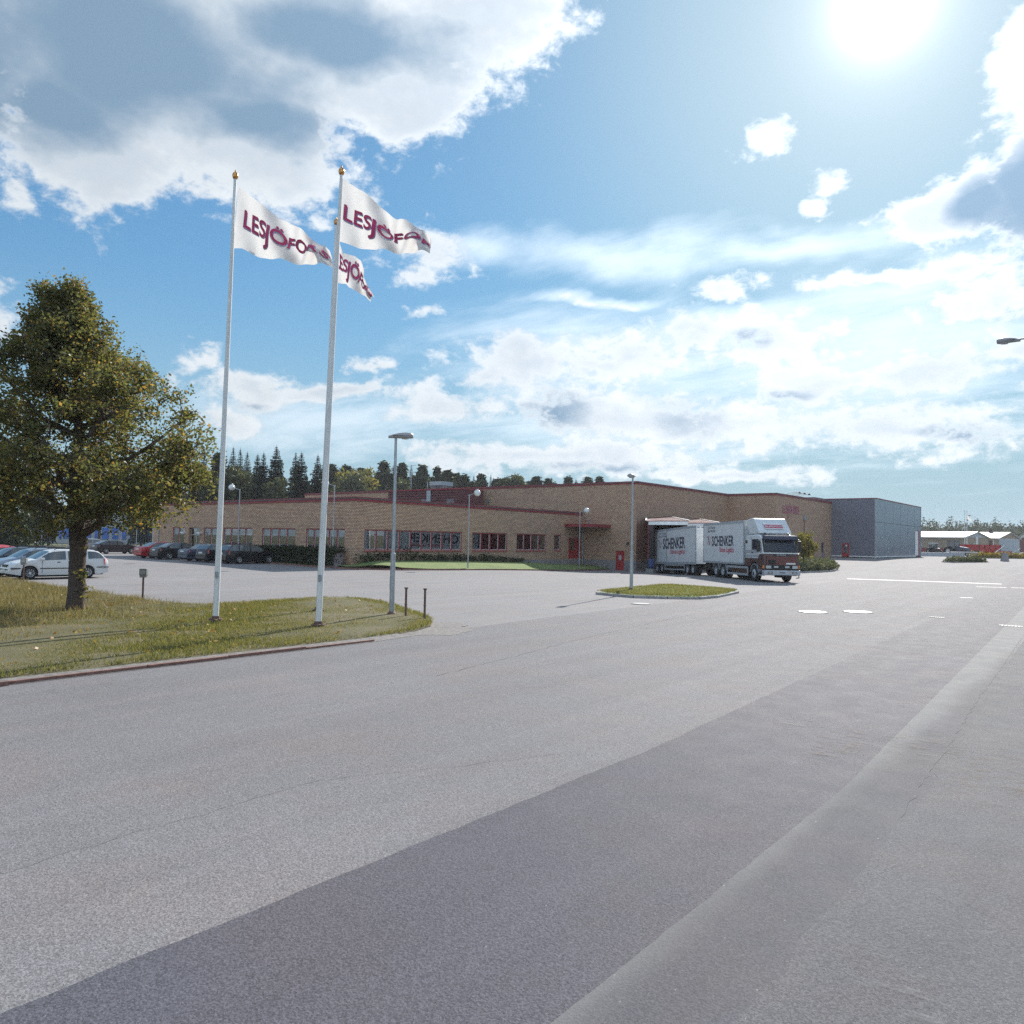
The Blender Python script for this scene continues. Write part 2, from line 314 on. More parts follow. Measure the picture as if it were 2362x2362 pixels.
M['dark'] = mat('dark recess', (.012, .011, .013), .8)
M['galv'] = mat('galvanised steel', (.36, .39, .42), .42, .55, var=.12, vscale=4)
M['pole'] = mat('flagpole glass fibre', (.70, .71, .71), .38, var=.05, vscale=3)
M['gold'] = mat('gilded ball', (.62, .30, .10), .28, .9)
M['lamp_grey'] = mat('lamp housing', (.34, .35, .36), .45, var=.1)
M['globe'] = mat('opal lamp globe', (.72, .74, .74), .15, coat=.5)
M['rust'] = mat('rusty brown steel', (.13, .075, .062), .7, var=.3, vscale=12)
M['meter'] = mat('grey box', (.22, .225, .22), .6, var=.1)
def clad_fn(T, p, co):
    z = T.sep(co)[2]; w = T.m('SINE', T.m('MULTIPLY', z, 2 * PI / .16))
    b = T.n.new('ShaderNodeBump'); b.inputs['Strength'].default_value = .35; b.inputs['Distance'].default_value = .02; T.put(b.inputs['Height'], w); T.l.new(b.outputs[0], p.inputs['Normal'])
    T.put(p.inputs['Base Color'], T.v('SCALE', (.165, .165, .205), sc=T.m('ADD', .8, T.m('MULTIPLY', T.noise(co, .6, 5, .6), .4))))
M['clad'] = mat('grey corrugated cladding', (.15, .16, .19), .62, fn=clad_fn)
def panel_fn(T, p, co):
    z = T.sep(co)[2]; f = T.noise(co, .7, 3, .5)
    T.put(p.inputs['Base Color'], T.v('SCALE', (.085, .150, .215), sc=T.m('ADD', .85, T.m('MULTIPLY', f, .3))))
    b = T.n.new('ShaderNodeBump'); b.inputs['Strength'].default_value = .05; b.inputs['Distance'].default_value = .05; T.put(b.inputs['Height'], T.noise(co, .9, 2, .5)); T.l.new(b.outputs[0], p.inputs['Normal'])
M['panel'] = mat('blue grey glossy panel', (.06, .10, .15), .26, spec=.32, fn=panel_fn)
M['bark'] = mat('bark', (.085, .062, .052), .95, var=.4, vscale=14, bump=1.0, bscale=22)
M['leaf'] = leaf_mat('linden leaves', [(0, (.080, .098, .038)), (.45, (.135, .145, .062)), (.80, (.185, .170, .080)), (.92, (.20, .135, .06)), (.96, (.32, .20, .055)), (1, (.42, .28, .08))], .60)
M['spruce'] = leaf_mat('spruce needles', [(0, (.018, .028, .020)), (.6, (.034, .050, .034)), (1, (.055, .074, .045))], .15)
M['pine'] = leaf_mat('pine needles', [(0, (.030, .042, .022)), (.6, (.052, .070, .036)), (1, (.080, .096, .05))], .2)
M['birch'] = leaf_mat('birch leaves', [(0, (.065, .078, .04)), (.6, (.10, .115, .06)), (1, (.14, .15, .08))], .3)
M['yellowing'] = leaf_mat('yellowing leaves', [(0, (.11, .12, .035)), (.5, (.17, .165, .05)), (1, (.28, .22, .07))], .5)
M['hedge'] = leaf_mat('hedge leaves', [(0, (.022, .032, .016)), (.6, (.038, .054, .024)), (1, (.065, .084, .038))], .25)
M['bed'] = leaf_mat('ground cover leaves', [(0, (.075, .088, .05)), (.6, (.12, .135, .075)), (1, (.18, .18, .11))], .3)
M['flower'] = leaf_mat('yellow flowers', [(0, (.10, .09, .02)), (.5, (.25, .20, .05)), (1, (.42, .32, .08))], .3)
M['blade'] = leaf_mat('grass blades', [(0, (.105, .12, .036)), (.5, (.16, .172, .055)), (.8, (.225, .20, .085)), (1, (.31, .25, .14))], .5)
M['dry'] = leaf_mat('dry grass blades', [(0, (.12, .12, .05)), (.4, (.19, .165, .08)), (.75, (.27, .21, .12)), (1, (.36, .29, .19))], .45)
M['fallen'] = leaf_mat('fallen leaves', [(0, (.25, .12, .03)), (.5, (.42, .26, .06)), (1, (.50, .36, .12))], .2)
M['tyre'] = mat('tyre rubber', (.018, .018, .019), .8, var=.2)
M['rim'] = mat('alloy rim', (.66, .67, .68), .35, .3)
M['black'] = mat('black plastic', (.016, .016, .018), .5)
M['car_glass'] = mat('car glass', (.10, .12, .13), .04, spec=.8, coat=.3)
M['cab_glass'] = mat('lorry windscreen', (.022, .028, .045), .06, spec=.35)
M['grille'] = mat('dusty red grille', (.24, .085, .075), .5)
M['flag_red'] = mat('crimson flag print', (.50, .045, .14), .8)
M['lens'] = mat('clear lamp lens', (.45, .47, .48), .12, spec=.8)
M['red_lens'] = mat('red lamp lens', (.42, .02, .02), .15, spec=.7)
M['amber'] = mat('amber lens', (.75, .22, .03), .2)
M['plate'] = mat('number plate', (.70, .70, .68), .5)
M['navy'] = mat('navy lettering', (.022, .022, .055), .5)
M['crimson'] = mat('crimson lettering', (.46, .022, .075), .5)
M['purple'] = mat('violet lettering shade', (.34, .27, .46), .6)
M['letter_edge'] = mat('violet letter edge', (.38, .26, .46), .5)
M['barrel'] = mat('dark blue plastic', (.025, .055, .17), .5)
M['sign_red'] = mat('red sign letter', (.50, .015, .06), .45)
M['truck_white'] = mat('truck body white', (.66, .69, .70), .35, var=.05, vscale=2, coat=.3)
M['frame_steel'] = mat('pale frame rail', (.40, .43, .46), .45, .3, var=.1)
M['chassis'] = mat('chassis black', (.020, .017, .018), .7, var=.2)
M['maroon'] = mat('maroon cab paint', (.060, .017, .017), .4, coat=.3, var=.08)
M['visor'] = mat('tinted sun visor', (.025, .028, .06), .12, spec=.7)
M['mesh'] = mat('fence wire', (.30, .32, .33), .5, .4)
M['sky_blue'] = mat('blue hoarding', (.035, .15, .55), .5, var=.35, vscale=1.1)
M['pale_wall'] = mat('pale blue grey wall', (.42, .46, .50), .7, var=.12)
M['beige'] = mat('beige cladding', (.34, .265, .20), .8, var=.1)
M['roof_white'] = mat('light metal roof', (.46, .46, .46), .6, .1, var=.1)
M['maroon_wall'] = mat('maroon wall', (.17, .035, .04), .7, var=.1)
def flag_mat():
    m = bpy.data.materials.new('flag cloth'); m.use_nodes = True; T = NT(m.node_tree); T.n.clear()
    co = T.n.new('ShaderNodeTexCoord').outputs['Object']
    d = T.n.new('ShaderNodeBsdfDiffuse'); T.put(d.inputs[0], (.64, .64, .65)); t = T.n.new('ShaderNodeBsdfTranslucent'); T.put(t.inputs[0], (.75, .74, .73))
    a = T.n.new('ShaderNodeMixShader'); a.inputs[0].default_value = .42; T.l.new(d.outputs[0], a.inputs[1]); T.l.new(t.outputs[0], a.inputs[2])
    b = T.n.new('ShaderNodeBump'); b.inputs['Strength'].default_value = .5; b.inputs['Distance'].default_value = .05; T.put(b.inputs['Height'], T.noise(T.v('MULTIPLY', co, (1, 1, 2.4)), 2.2, 4, .55)); T.l.new(b.outputs[0], d.inputs['Normal'])
    o = T.n.new('ShaderNodeOutputMaterial'); T.l.new(a.outputs[0], o.inputs[0]); return m
M['flag'] = flag_mat()

# ---------------------------------------------------------------- lettering
_tx = {}
def glyphs(txt, size=1.0, offset=0.0, shear=0.0):
    """flat triangulated lettering: vertices (x, y) with the baseline at 0, and faces"""
    key = (txt, offset, shear)
    if key not in _tx:
        cu = bpy.data.curves.new('lettering', 'FONT'); cu.body = txt; cu.size = 1.0; cu.offset = offset; cu.shear = shear; cu.resolution_u = 3
        o = bpy.data.objects.new('lettering', cu); C.objects.link(o); dg = bpy.context.evaluated_depsgraph_get()
        me = bpy.data.meshes.new_from_object(o.evaluated_get(dg)); bpy.data.objects.remove(o)
        _tx[key] = ([tuple(v.co[:2]) for v in me.vertices], [tuple(p.vertices) for p in me.polygons]); bpy.data.meshes.remove(me)
    v, f = _tx[key]
    return [(x * size, y * size) for x, y in v], f
def letter_obj(name, txt, m, parent, to3, w=None, h=None, offset=0.0, shear=0.0, refine=0):
    """lettering laid through to3(x, y), stretched to width w and cap height h"""
    v, f = glyphs(txt, 1.0, offset, shear); xs = [a for a, b in v]; x0, x1 = min(xs), max(xs); cap = 0.69
    sx = (w / (x1 - x0)) if w else 1.0; sy = (h / cap) if h else sx
    bm = bmesh.new(); vs = [bm.verts.new(((a - x0) * sx, b * sy, 0)) for a, b in v]
    for q in f:
        try: bm.faces.new([vs[i] for i in q])
        except ValueError: pass
    bmesh.ops.triangulate(bm, faces=bm.faces)
    for _ in range(refine): bmesh.ops.subdivide_edges(bm, edges=[e for e in bm.edges if e.calc_length() > .12], cuts=1); bmesh.ops.triangulate(bm, faces=bm.faces)
    for q in bm.verts: q.co = Vector(to3(q.co.x, q.co.y))
    me = bpy.data.meshes.new(name); bm.to_mesh(me); bm.free(); me.materials.append(m)
    o = bpy.data.objects.new(name, me); C.objects.link(o); o.parent = parent; return o
LOGO = [('L', 0, 1), ('E', 0, 1), ('S', 0, 1), ('J', -.20, 1.22), ('Ö', 0, 1), ('F', 0, 1), ('O', 0, 1), ('R', 0, 1), ('S', 0, 1)]
def logo_layout(gap=.10):
    """the company name letter by letter: (character, x, drop, scale) and total width for cap height 0.69"""
    out = []; x = 0.0
    for ch, dy, sc in LOGO:
        v, f = glyphs(ch, 1.0, .012); a = min(p[0] for p in v); b = max(p[0] for p in v)
        x -= .20 if ch == 'J' else 0.0; out.append((ch, x - a * sc, dy, sc)); x += (b - a) * sc + gap
    return out, x - gap

# ---------------------------------------------------------------- ground sheets
def grid(name, xs, ys, zf, m):
    v = [(x, y, zf(x, y)) for y in ys for x in xs]; n = len(xs)
    f = [(j * n + i, j * n + i + 1, (j + 1) * n + i + 1, (j + 1) * n + i) for j in range(len(ys) - 1) for i in range(n - 1)]
    me = bpy.data.meshes.new(name); me.from_pydata(v, [], f); me.materials.append(m); me.polygons.foreach_set('use_smooth', [True] * len(f)); me.update()
    o = bpy.data.objects.new(name, me); C.objects.link(o); return structure(o)
xs = [-1500, -1000, -700, -450, -320, -240, -190, -160, -140, -125] + list(range(-115, 41, 6)) + [60, 90, 140, 220, 400, 800, 1500]
ys = [-1000, -500, -200, -80, -40, -20] + list(range(-10, 200, 6)) + [220, 250, 300, 360, 450, 600, 900, 1500]
def field_z(x, y):
    inside = sst(-125, -113, x) * (1 - sst(30, 60, x)) * (1 - sst(185, 215, y)); far = math.hypot(x, y)
    return gz(x, y) - .06 - .45 * inside + 3.0 * sst(330, 900, far) * (1 if y > 0 else .3)
grid('ground', xs, ys, field_z, M['earth'])
grid('car_park', [-114 + 1.5 * i for i in range(68)], [8 + 1.5 * i for i in range(126)], lambda x, y: gz(x, y) - .004, M['lot'])
def bend(y):
    return -.045 * max(0, y - 8)
def strip(name, x0, x1, y0, y1, lift, m, jag=(.0, .0), n=1):
    ys = []; y = y0
    while y < y1: ys.append(y); y += .14 if y < 22 else (.8 if y < 70 else 3.0)
    ys.append(y1); r = random.Random(name); v = []; f = []; a = b = 0.0
    for y in ys:
        k = max(.2, 1 - abs(y - 6) / 50)
        a = .45 * a + r.gauss(0, jag[0]) * k; b = .45 * b + r.gauss(0, jag[1]) * k
        for i in range(n + 1):
            x = x0 + (x1 - x0) * i / n + (a if i == 0 else (b if i == n else 0)) + bend(y); v.append((x, y, gz(x, y) + lift))
    for j in range(len(ys) - 1):
        for i in range(n): q = j * (n + 1) + i; f.append((q, q + 1, q + n + 2, q + n + 1))
    me = bpy.data.meshes.new(name); me.from_pydata(v, [], f); me.materials.append(m); me.update()
    o = bpy.data.objects.new(name, me); C.objects.link(o); return structure(o)
strip('road', -13.40, -3.90, -30, 330, 0.0, M['road'], (.02, 0), 6)
strip('resurfaced_strip', -4.30, -2.10, -30, 240, 0.004, M['strip'], (.006, 0), 2)
strip('side_lane', -1.56, 18, -30, 330, 0.0105, M['side'], (.015, 0), 8)
strip('apron', -2.22, 18, -30, 330, 0.008, M['apron'], (.004, 0), 8)
def crack(name, pts, w, m, lift=.011, wob=.05):
    r = random.Random(name); mb = MB(); P = []
    for (x0, y0), (x1, y1) in zip(pts, pts[1:]):
        n = max(2, int(math.hypot(x1 - x0, y1 - y0) / .16))
        P += [(x0 + (x1 - x0) * i / n + r.gauss(0, wob * .35), y0 + (y1 - y0) * i / n) for i in range(n)]
    P.append(pts[-1])
    for (a, b), (c, d) in zip(P, P[1:]):
        k = w * r.uniform(.45, 1.2) / 2; mb.face([(a - k, b, gz(a, b) + lift), (a + k, b, gz(a, b) + lift), (c + k, d, gz(c, d) + lift), (c - k, d, gz(c, d) + lift)])
    return structure(mb.build(name, m, fix=False))
M['tar'] = mat('open crack', (.040, .038, .038), .9)
M['tar2'] = mat('worn joint', (.115, .11, .11), .9)
crack('road_crack', [(-1.60, 7.4), (-1.67, 8.6), (-1.76, 11), (-1.95, 14.5), (-2.05, 17.5), (-2.4, 25.4)], .007, M['tar2'], .011, .03)
crack('road_crack', [(-6.05, 2.0), (-6.12, 2.8), (-6.09, 3.5), (-6.15, 4.7), (-5.43, 6.0), (-4.98, 7.0)], .005, M['tar2'], .006)
crack('road_crack', [(-9.3, 9.5), (-9.76, 12.3), (-10.2, 14.6), (-10.6, 17.1), (-11.4, 24)], .012, M['tar2'], .006)
def patch(name, cx, cy, rx, ry, m, lift=.010, rot=0.0, n=22, jit=.18):
    r = random.Random(name + str(cx)); P = []
    for i in range(n):
        t = 2 * PI * i / n; k = 1 + r.uniform(-jit, jit); a, b = rx * k * math.cos(t), ry * k * math.sin(t)
        x = cx + a * math.cos(rot) - b * math.sin(rot); y = cy + a * math.sin(rot) + b * math.cos(rot); P.append((x, y, gz(x, y) + lift))
    mb = MB(); mb.face(P); return structure(mb.build(name, m, fix=False))
def stain_mat(name, col, lo, hi, sc=(3, 3, 1), s=2.0):
    m = bpy.data.materials.new(name); m.use_nodes = True; T = NT(m.node_tree); p = T.n['Principled BSDF']; T.put(p.inputs['Base Color'], col); p.inputs['Roughness'].default_value = .85
    co = T.n.new('ShaderNodeTexCoord').outputs['Object']; g = T.n.new('ShaderNodeTexCoord').outputs['Generated']
    rad = T.v('LENGTH', T.v('MULTIPLY', T.v('SUBTRACT', g, (.5, .5, .5)), (2, 2, 0)))
    f = T.m('MULTIPLY', T.ss(T.noise(T.v('MULTIPLY', co, sc), s, 7, .7), lo, hi), T.ss(rad, 1.0, .2)); T.put(p.inputs['Alpha'], T.m('MULTIPLY', f, .36)); return m
M['rust_stain'] = stain_mat('brown grit stain', (.21, .150, .110), .46, .68, (1.2, 2.2, 1), 3.4)
M['pale_stain'] = stain_mat('pale scuff', (.30, .305, .305), .5, .7, (1.2, 2.4, 1), 3.0)
patch('road_stain', -2.75, 9.6, .42, 1.5, M['rust_stain'], .014); patch('road_stain', -1.95, 10.3, .55, .9, M['rust_stain'], .016); patch('road_stain', -1.1, 9.4, .7, 1.4, M['rust_stain'], .015)
patch('road_stain', -.15, 4.1, .55, .5, M['pale_stain'], .018); patch('road_stain', -.75, 4.5, .6, .35, M['pale_stain'], .017); patch('road_stain', -3.5, 10.4, .25, .8, M['pale_stain'], .013)
# painted markings
mk = MB()
def line(x0, y0, x1, y1, w):
    d = Vector((x1 - x0, y1 - y0)).normalized(); nx, ny = -d.y * w / 2, d.x * w / 2; k = 10
    for i in range(k):
        a = (x0 + (x1 - x0) * i / k, y0 + (y1 - y0) * i / k); b = (x0 + (x1 - x0) * (i + 1) / k, y0 + (y1 - y0) * (i + 1) / k)
        P = [(a[0] - nx, a[1] - ny), (b[0] - nx, b[1] - ny), (b[0] + nx, b[1] + ny), (a[0] + nx, a[1] + ny)]
        mk.face([(x, y, gz(x, y) + .006) for x, y in P])
line(-16.2, 58.6, -6.9, 60.0, .55); line(-7.6, 54.6, -6.1, 55.2, .28); line(-5.9, 55.4, -5.2, 55.7, .28); line(-6.5, 41.85, -6.0, 42.1, .24); line(-22, 52.8, -20.5, 53.4, .2)
structure(mk.build('road_marking', M['white_line'], fix=False))
M['cast_iron'] = mat('polished manhole iron', (.46, .46, .46), .42, .6, var=.15, vscale=8)
for i, (x, y, r) in enumerate([(-8.82, 27.75, .50), (-7.70, 29.15, .50), (-14.6, 25.9, .36)]):
    t = root('manhole_cover', ['round iron manhole cover in the road, left of the shiny pair', 'round iron manhole cover in the road, right of the shiny pair', 'small iron manhole cover in the asphalt in front of the kerbed grass island'][i], 'manhole cover', (x, y, gz(x, y)))
    MB().lathe([(0, .022), (r - .06, .022), (r - .05, .016), (r - .05, .012)], n=28).build('lid', M['cast_iron'] if i < 2 else M['meter'], t); MB().lathe([(r - .045, .012), (r - .045, .020), (r, .020), (r + .01, .008)], n=28).build('rim_ring', M['kerb_stone'], t)
for i, (x, y, a, b) in enumerate([(-2.97, 27.85, .30, .16), (-5.2, 29.15, .22, .12)]):
    t = root('drain_grate', ['rectangular drain grate on the seam of the grey strip', 'small drain grate on the seam beyond the manhole covers'][i], 'drain grate', (x, y, gz(x, y)))
    MB().box(-a, a, -b, b, .004, .018).build('frame', M['meter'], t)
    for k in range(7): MB().box(-a + .03 + k * (2 * a - .08) / 6, -a + .05 + k * (2 * a - .08) / 6, -b + .02, b - .02, .018, .024).build('bar', M['kerb_stone'], t)

# ---------------------------------------------------------------- lawns
def resample(P, step=.35, closed=True):
    out = []; n = len(P)
    for i in range(n if closed else n - 1):
        a, b = P[i], P[(i + 1) % n]; L = math.hypot(b[0] - a[0], b[1] - a[1]); k = max(1, int(L / step))
        out += [(a[0] + (b[0] - a[0]) * j / k, a[1] + (b[1] - a[1]) * j / k) for j in range(k)]
    if not closed: out.append(P[-1])
    return out
def inside(P, x, y):
    c = np.zeros(len(x), bool); n = len(P)
    for i in range(n):
        (x1, y1), (x2, y2) = P[i], P[i - 1]
        c ^= ((y1 > y) != (y2 > y)) & (x < (x2 - x1) * (y - y1) / (y2 - y1 + 1e-12) + x1)
    return c
def lawn(name, P, ctr, hf, m, rings=(1, .985, .96, .9, .8, .65, .5, .33, .16), step=.35):
    B = resample(P, step); n = len(B); v = []; f = []
    for r in rings:
        for (x, y) in B: a, b = ctr[0] + (x - ctr[0]) * r, ctr[1] + (y - ctr[1]) * r; v.append((a, b, hf(a, b, 1 - r)))
    v.append((*ctr, hf(ctr[0], ctr[1], 1))); c = len(v) - 1
    for j in range(len(rings) - 1):
        for i in range(n): f.append((j * n + i, j * n + (i + 1) % n, (j + 1) * n + (i + 1) % n, (j + 1) * n + i))
    j = len(rings) - 1
    for i in range(n): f.append((j * n + i, j * n + (i + 1) % n, c))
    me = bpy.data.meshes.new(name); me.from_pydata(v, [], f); me.materials.append(m)
    b = bmesh.new(); b.from_mesh(me); bmesh.ops.recalc_face_normals(b, faces=b.faces); b.to_mesh(me); b.free(); me.polygons.foreach_set('use_smooth', [True] * len(f)); me.update()
    if me.polygons[0].normal.z < 0: me.flip_normals()
    o = bpy.data.objects.new(name, me); C.objects.link(o); return structure(o)
FRONT = [(-13.56, -12), (-13.56, 9), (-13.58, 12), (-13.95, 13.5), (-14.5, 14.6), (-15.3, 15.5), (-16.4, 16.3), (-18.9, 17.6), (-20.6, 18.4), (-21.9, 18.75), (-22.9, 18.6), (-23.4, 18.0), (-23.5, 17.0), (-23.40, 13.4), (-23.7, 12.85), (-24.6, 12.65), (-26.2, 12.6), (-30.6, 12.7), (-37.8, 12.95), (-62, 13.1), (-62, -12)]
def front_z(x, y, d):
    k = math.sin(x * 1.3 + .4) * math.sin(y * 1.1) * .02 + math.sin(x * .5 + y * .7) * .03
    return .03 + (.065 + k) * sst(0, .06, d)
front = lawn('front_lawn', FRONT, (-20, 10), front_z, M['lawn'])
def front_h(x, y):               # height of the lawn at a point (for what stands on it)
    return .13
pr = MB(); ed = resample([(-13.30, -12), (-13.30, 9), (-13.28, 11.5), (-13.5, 13.2), (-14.1, 14.2), (-14.9, 15.2), (-15.9, 16.0)], .4, False)
for i, ((a, b), (c, d)) in enumerate(zip(ed, ed[1:])):
    w = .34 if b < 12.5 else .7
    for (e, g) in ((0, 1),):
        nx, ny = (-(d - b), (c - a)); L = math.hypot(nx, ny); nx, ny = nx / L * w, ny / L * w
        pr.face([(a + .02, b, .005), (c + .02, d, .005), (c + nx, d + ny, .052), (a + nx, b + ny, .052)])
o = structure(pr.build('grit_verge', M['grit'], fix=False)); patch('grit_verge', -13.85, 14.3, .75, 1.15, M['grit'], .004, .55, 40, .12); patch('grit_verge', -14.6, 15.3, .55, .7, M['grit'], .0055, .7, 40, .12)
kb = random.Random(5); y = -11.5; ES = MB().box(-.035, .035, 0, 2.0, -.05, .048).mesh('edging_strip', M['kerb'])
while y < 11.2:
    e = bpy.data.objects.new('edging_strip', ES); C.objects.link(e); L = kb.uniform(1.5, 2.2); e.location = (-13.34 + kb.gauss(0, .018), y, kb.gauss(0, .008)); e.rotation_euler = (0, kb.gauss(0, .04), kb.gauss(0, .008)); e.scale = (1, L / 2.0 * .988, 1); e.parent = front; y += L
def kerb_chain(parent, P, L, w, h, m, name='kerb_stone', closed=True, gap=.02):
    B = resample(P, L, closed); me = MB().box(0, 1, -w / 2, w / 2, -.15, h).mesh(name, m); r = random.Random(name + str(len(P)))
    for i in range(len(B) if closed else len(B) - 1):
        a, b = B[i], B[(i + 1) % len(B)]; k = bpy.data.objects.new(name, me); C.objects.link(k); k.parent = parent
        k.location = (a[0], a[1], gz(*a) + r.gauss(0, .008)); k.rotation_euler = (0, -math.atan2(gz(*b) - gz(*a), math.hypot(b[0] - a[0], b[1] - a[1])), math.atan2(b[1] - a[1], b[0] - a[0])); k.scale = (math.hypot(b[0] - a[0], b[1] - a[1]) - gap, 1, 1)
ISL = [(-18.55, 29.0), (-17.4, 28.65), (-16.4, 28.5), (-15.2, 29.2), (-14.2, 30.1), (-14.1, 31.5), (-14.45, 33.7), (-14.75, 35.4), (-15.3, 35.9), (-17.2, 36.5), (-18.95, 36.8), (-19.2, 36.3), (-18.9, 32.4)]
isl = lawn('island_lawn', ISL, (-16.9, 32.5), lambda x, y, d: gz(x, y) + .09 + .09 * sst(0, .2, d), M['lawn2'], step=.3)
kerb_chain(isl, ISL, 1.0, .15, .095, M['kerb_stone'])
BL = [(-75, 34.9), (-60, 35.1), (-57.2, 35.0), (-56.2, 34.4), (-50, 35.1), (-46.4, 35.4), (-43.4, 36.3), (-41.4, 38.6), (-40.7, 41.5), (-40.3, 46), (-40.4, 52), (-40.7, 57), (-41.0, 61.5), (-41.3, 66.5), (-44.4, 66.5), (-44.4, 37.1), (-75, 36.6)]
def bl_z(x, y):
    if y < 37.2 and x < -44.4: return gz(x, y) + .10 + .16 * sst(34.9, 36.4, y)
    t = sst(-40.4, -43.6, x); return gz(x, y) + .08 + t * (.50 - .26 * sst(55, 66, y)) * sst(35.0, 38.5, y)
xs2 = [-75 + .85 * i for i in range(42)]
lb = MB()
def sheet(P, nx, ny):            # quad patch between four corners, draped
    for j in range(ny):
        for i in range(nx):
            q = []
            for (u, v) in ((i, j), (i + 1, j), (i + 1, j + 1), (i, j + 1)):
                u, v = u / nx, v / ny; x = (P[0][0] * (1 - u) + P[1][0] * u) * (1 - v) + (P[3][0] * (1 - u) + P[2][0] * u) * v; y = (P[0][1] * (1 - u) + P[1][1] * u) * (1 - v) + (P[3][1] * (1 - u) + P[2][1] * u) * v
                q.append((x, y, bl_z(x, y)))
            lb.face(q)
sheet([(-75, 34.9), (-46.4, 35.3), (-44.66, 36.9), (-75, 36.9)], 40, 4)
for A, B_, C_, D_ in zip([(-46.4, 35.3), (-43.4, 36.3), (-41.4, 38.6), (-40.5, 43), (-40.3, 49), (-40.6, 56), (-41, 61.5)], [(-43.4, 36.3), (-41.4, 38.6), (-40.5, 43), (-40.3, 49), (-40.6, 56), (-41, 61.5), (-41.3, 66.8)], [(-44.6, 36.9), (-44.6, 39), (-44.6, 43), (-44.6, 49), (-44.6, 56), (-44.6, 61.5), (-44.6, 66.8)], [(-44.66, 36.8), (-44.6, 36.9), (-44.6, 39), (-44.6, 43), (-44.6, 49), (-44.6, 56), (-44.6, 61.5)]):
    sheet([A, B_, C_, D_], 6, 6)
bl = structure(lb.build('building_lawn', M['lawn2'], smooth=True))
kerb_chain(bl, [(-57.2, 34.85), (-46.4, 35.15), (-43.3, 36.1), (-41.2, 38.4), (-40.35, 43), (-40.15, 49), (-40.45, 56), (-40.85, 61.5), (-41.1, 66)], 1.2, .14, .11, M['kerb'], closed=False)

# ---------------------------------------------------------------- the factory
def wall_y(mb, y0, x0, x1, z0, z1, ops, t=.3):       # wall facing -Y with openings (xa, xb, za, zb)
    x = x0
    for (a, b, c, d) in sorted(ops):
        if a > x: mb.box(x, a, y0, y0 + t, z0, z1)
        mb.box(a, b, y0, y0 + t, z0, c); mb.box(a, b, y0, y0 + t, d, z1); x = b
    if x < x1: mb.box(x, x1, y0, y0 + t, z0, z1)
def wall_x(mb, x0, y0, y1, z0, z1, ops, t=.3):       # wall facing +X
    y = y0
    for (a, b, c, d) in sorted(ops):
        if a > y: mb.box(x0 - t, x0, y, a, z0, z1)
        mb.box(x0 - t, x0, a, b, z0, c); mb.box(x0 - t, x0, a, b, d, z1); y = b
    if y < y1: mb.box(x0 - t, x0, y, y1, z0, z1)
wseed = random.Random(11)
def window(parent, org, rz, w, h, n, bright=.5):
    """red framed strip window, local x along the wall, -y outwards"""
    mb = MB(); f = .085; mu = .12; pw = (w - 2 * f - (n - 1) * mu) / n
    mb.box(0, w, .05, .16, 0, f); mb.box(0, w, .05, .16, h - f, h); mb.box(0, f, .05, .16, f, h - f); mb.box(w - f, w, .05, .16, f, h - f)
    for i in range(1, n): x = f + i * pw + (i - 1) * mu; mb.box(x, x + mu, .045, .165, f, h - f)
    o = mb.build('window', M['red'], parent); o.location = org; o.rotation_euler = (0, 0, rz)
    MB().prism([(-.06, -.05), (.10, .0), (.10, -.06), (-.06, -.09)], -.05, w + .05, 'x').build('sill', M['red'], o)
    for i in range(n):
        x = f + i * (pw + mu)
        MB().box(x, x + pw, .105, .113, f, h - f).build('pane', M['glass'], o)
        k = MB(); wv = wseed.random()
        k.box(x, x + .03, .08, .13, f, h - f); k.box(x + pw - .03, x + pw, .08, .13, f, h - f); k.box(x + .03, x + pw - .03, .08, .13, f, f + .03); k.build('sash', M['white'], o)
        if wv < .9:                             # drapes inside the pane
            c = MB(); side = wseed.choice((0, 1)); cw = pw * (wseed.uniform(.25, .55) if wv < .55 else 1.0); x0 = x if side == 0 or cw == pw else x + pw - cw; m_ = max(3, int(cw / .05))
            for j in range(m_):
                a, b = x0 + cw * j / m_, x0 + cw * (j + 1) / m_; ya, yb = .21 + .025 * math.sin(j * 1.9), .21 + .025 * math.sin((j + 1) * 1.9)
                c.face([(a, ya, f), (b, yb, f), (b, yb, h - f), (a, ya, h - f)])
            c.build('curtain', M['cream'], o, fix=False)
    return o
wing = root('office_wing', 'low yellow brick office wing with red framed window bands and a red roof edge', 'building', (-44.66, 36.77, 0), 0, 'factory buildings')
def put(o, t):                   # geometry given in world coordinates becomes a child of t
    o.parent = t; o.matrix_parent_inverse = Matrix.Translation(t.location).inverted(); return o
WZ, WH = 1.33, 1.57
WY = [(-71.2, -69.0, 2), (-65.6, -63.3, 2), (-62.3, -57.8, 4), (-56.4, -51.8, 4), (-50.4, -45.7, 5)]
WX = [(37.75, 48.45, 9), (49.8, 54.6, 4), (55.95, 60.6, 4), (61.9, 63.0, 1)]
b = MB(); wall_y(b, 36.77, -75, -44.66, -.8, 5.15, [(a, c, WZ, WZ + WH) for a, c, n in WY] + [(-68.25, -66.35, .2, 2.9)])
put(b.build('wall', M['brick']), wing)
b = MB(); wall_x(b, -44.66, 37.07, 66.93, -.8, 5.15, [(a, c, WZ, WZ + WH) for a, c, n in WX] + [(64.4, 66.7, .52, 2.66)])
put(b.build('wall', M['brick']), wing)
put(MB().box(-75, -74.7, 37.07, 66.93, -.5, 5.15).build('wall', M['brick']), wing)
put(MB().box(-74.6, -45.05, 37.2, 66.8, -.4, 5.1).build('interior', M['room']), wing)
put(MB().box(-75.1, -44.56, 36.67, 66.93, 5.15, 5.24).build('roof', M['roof']), wing)
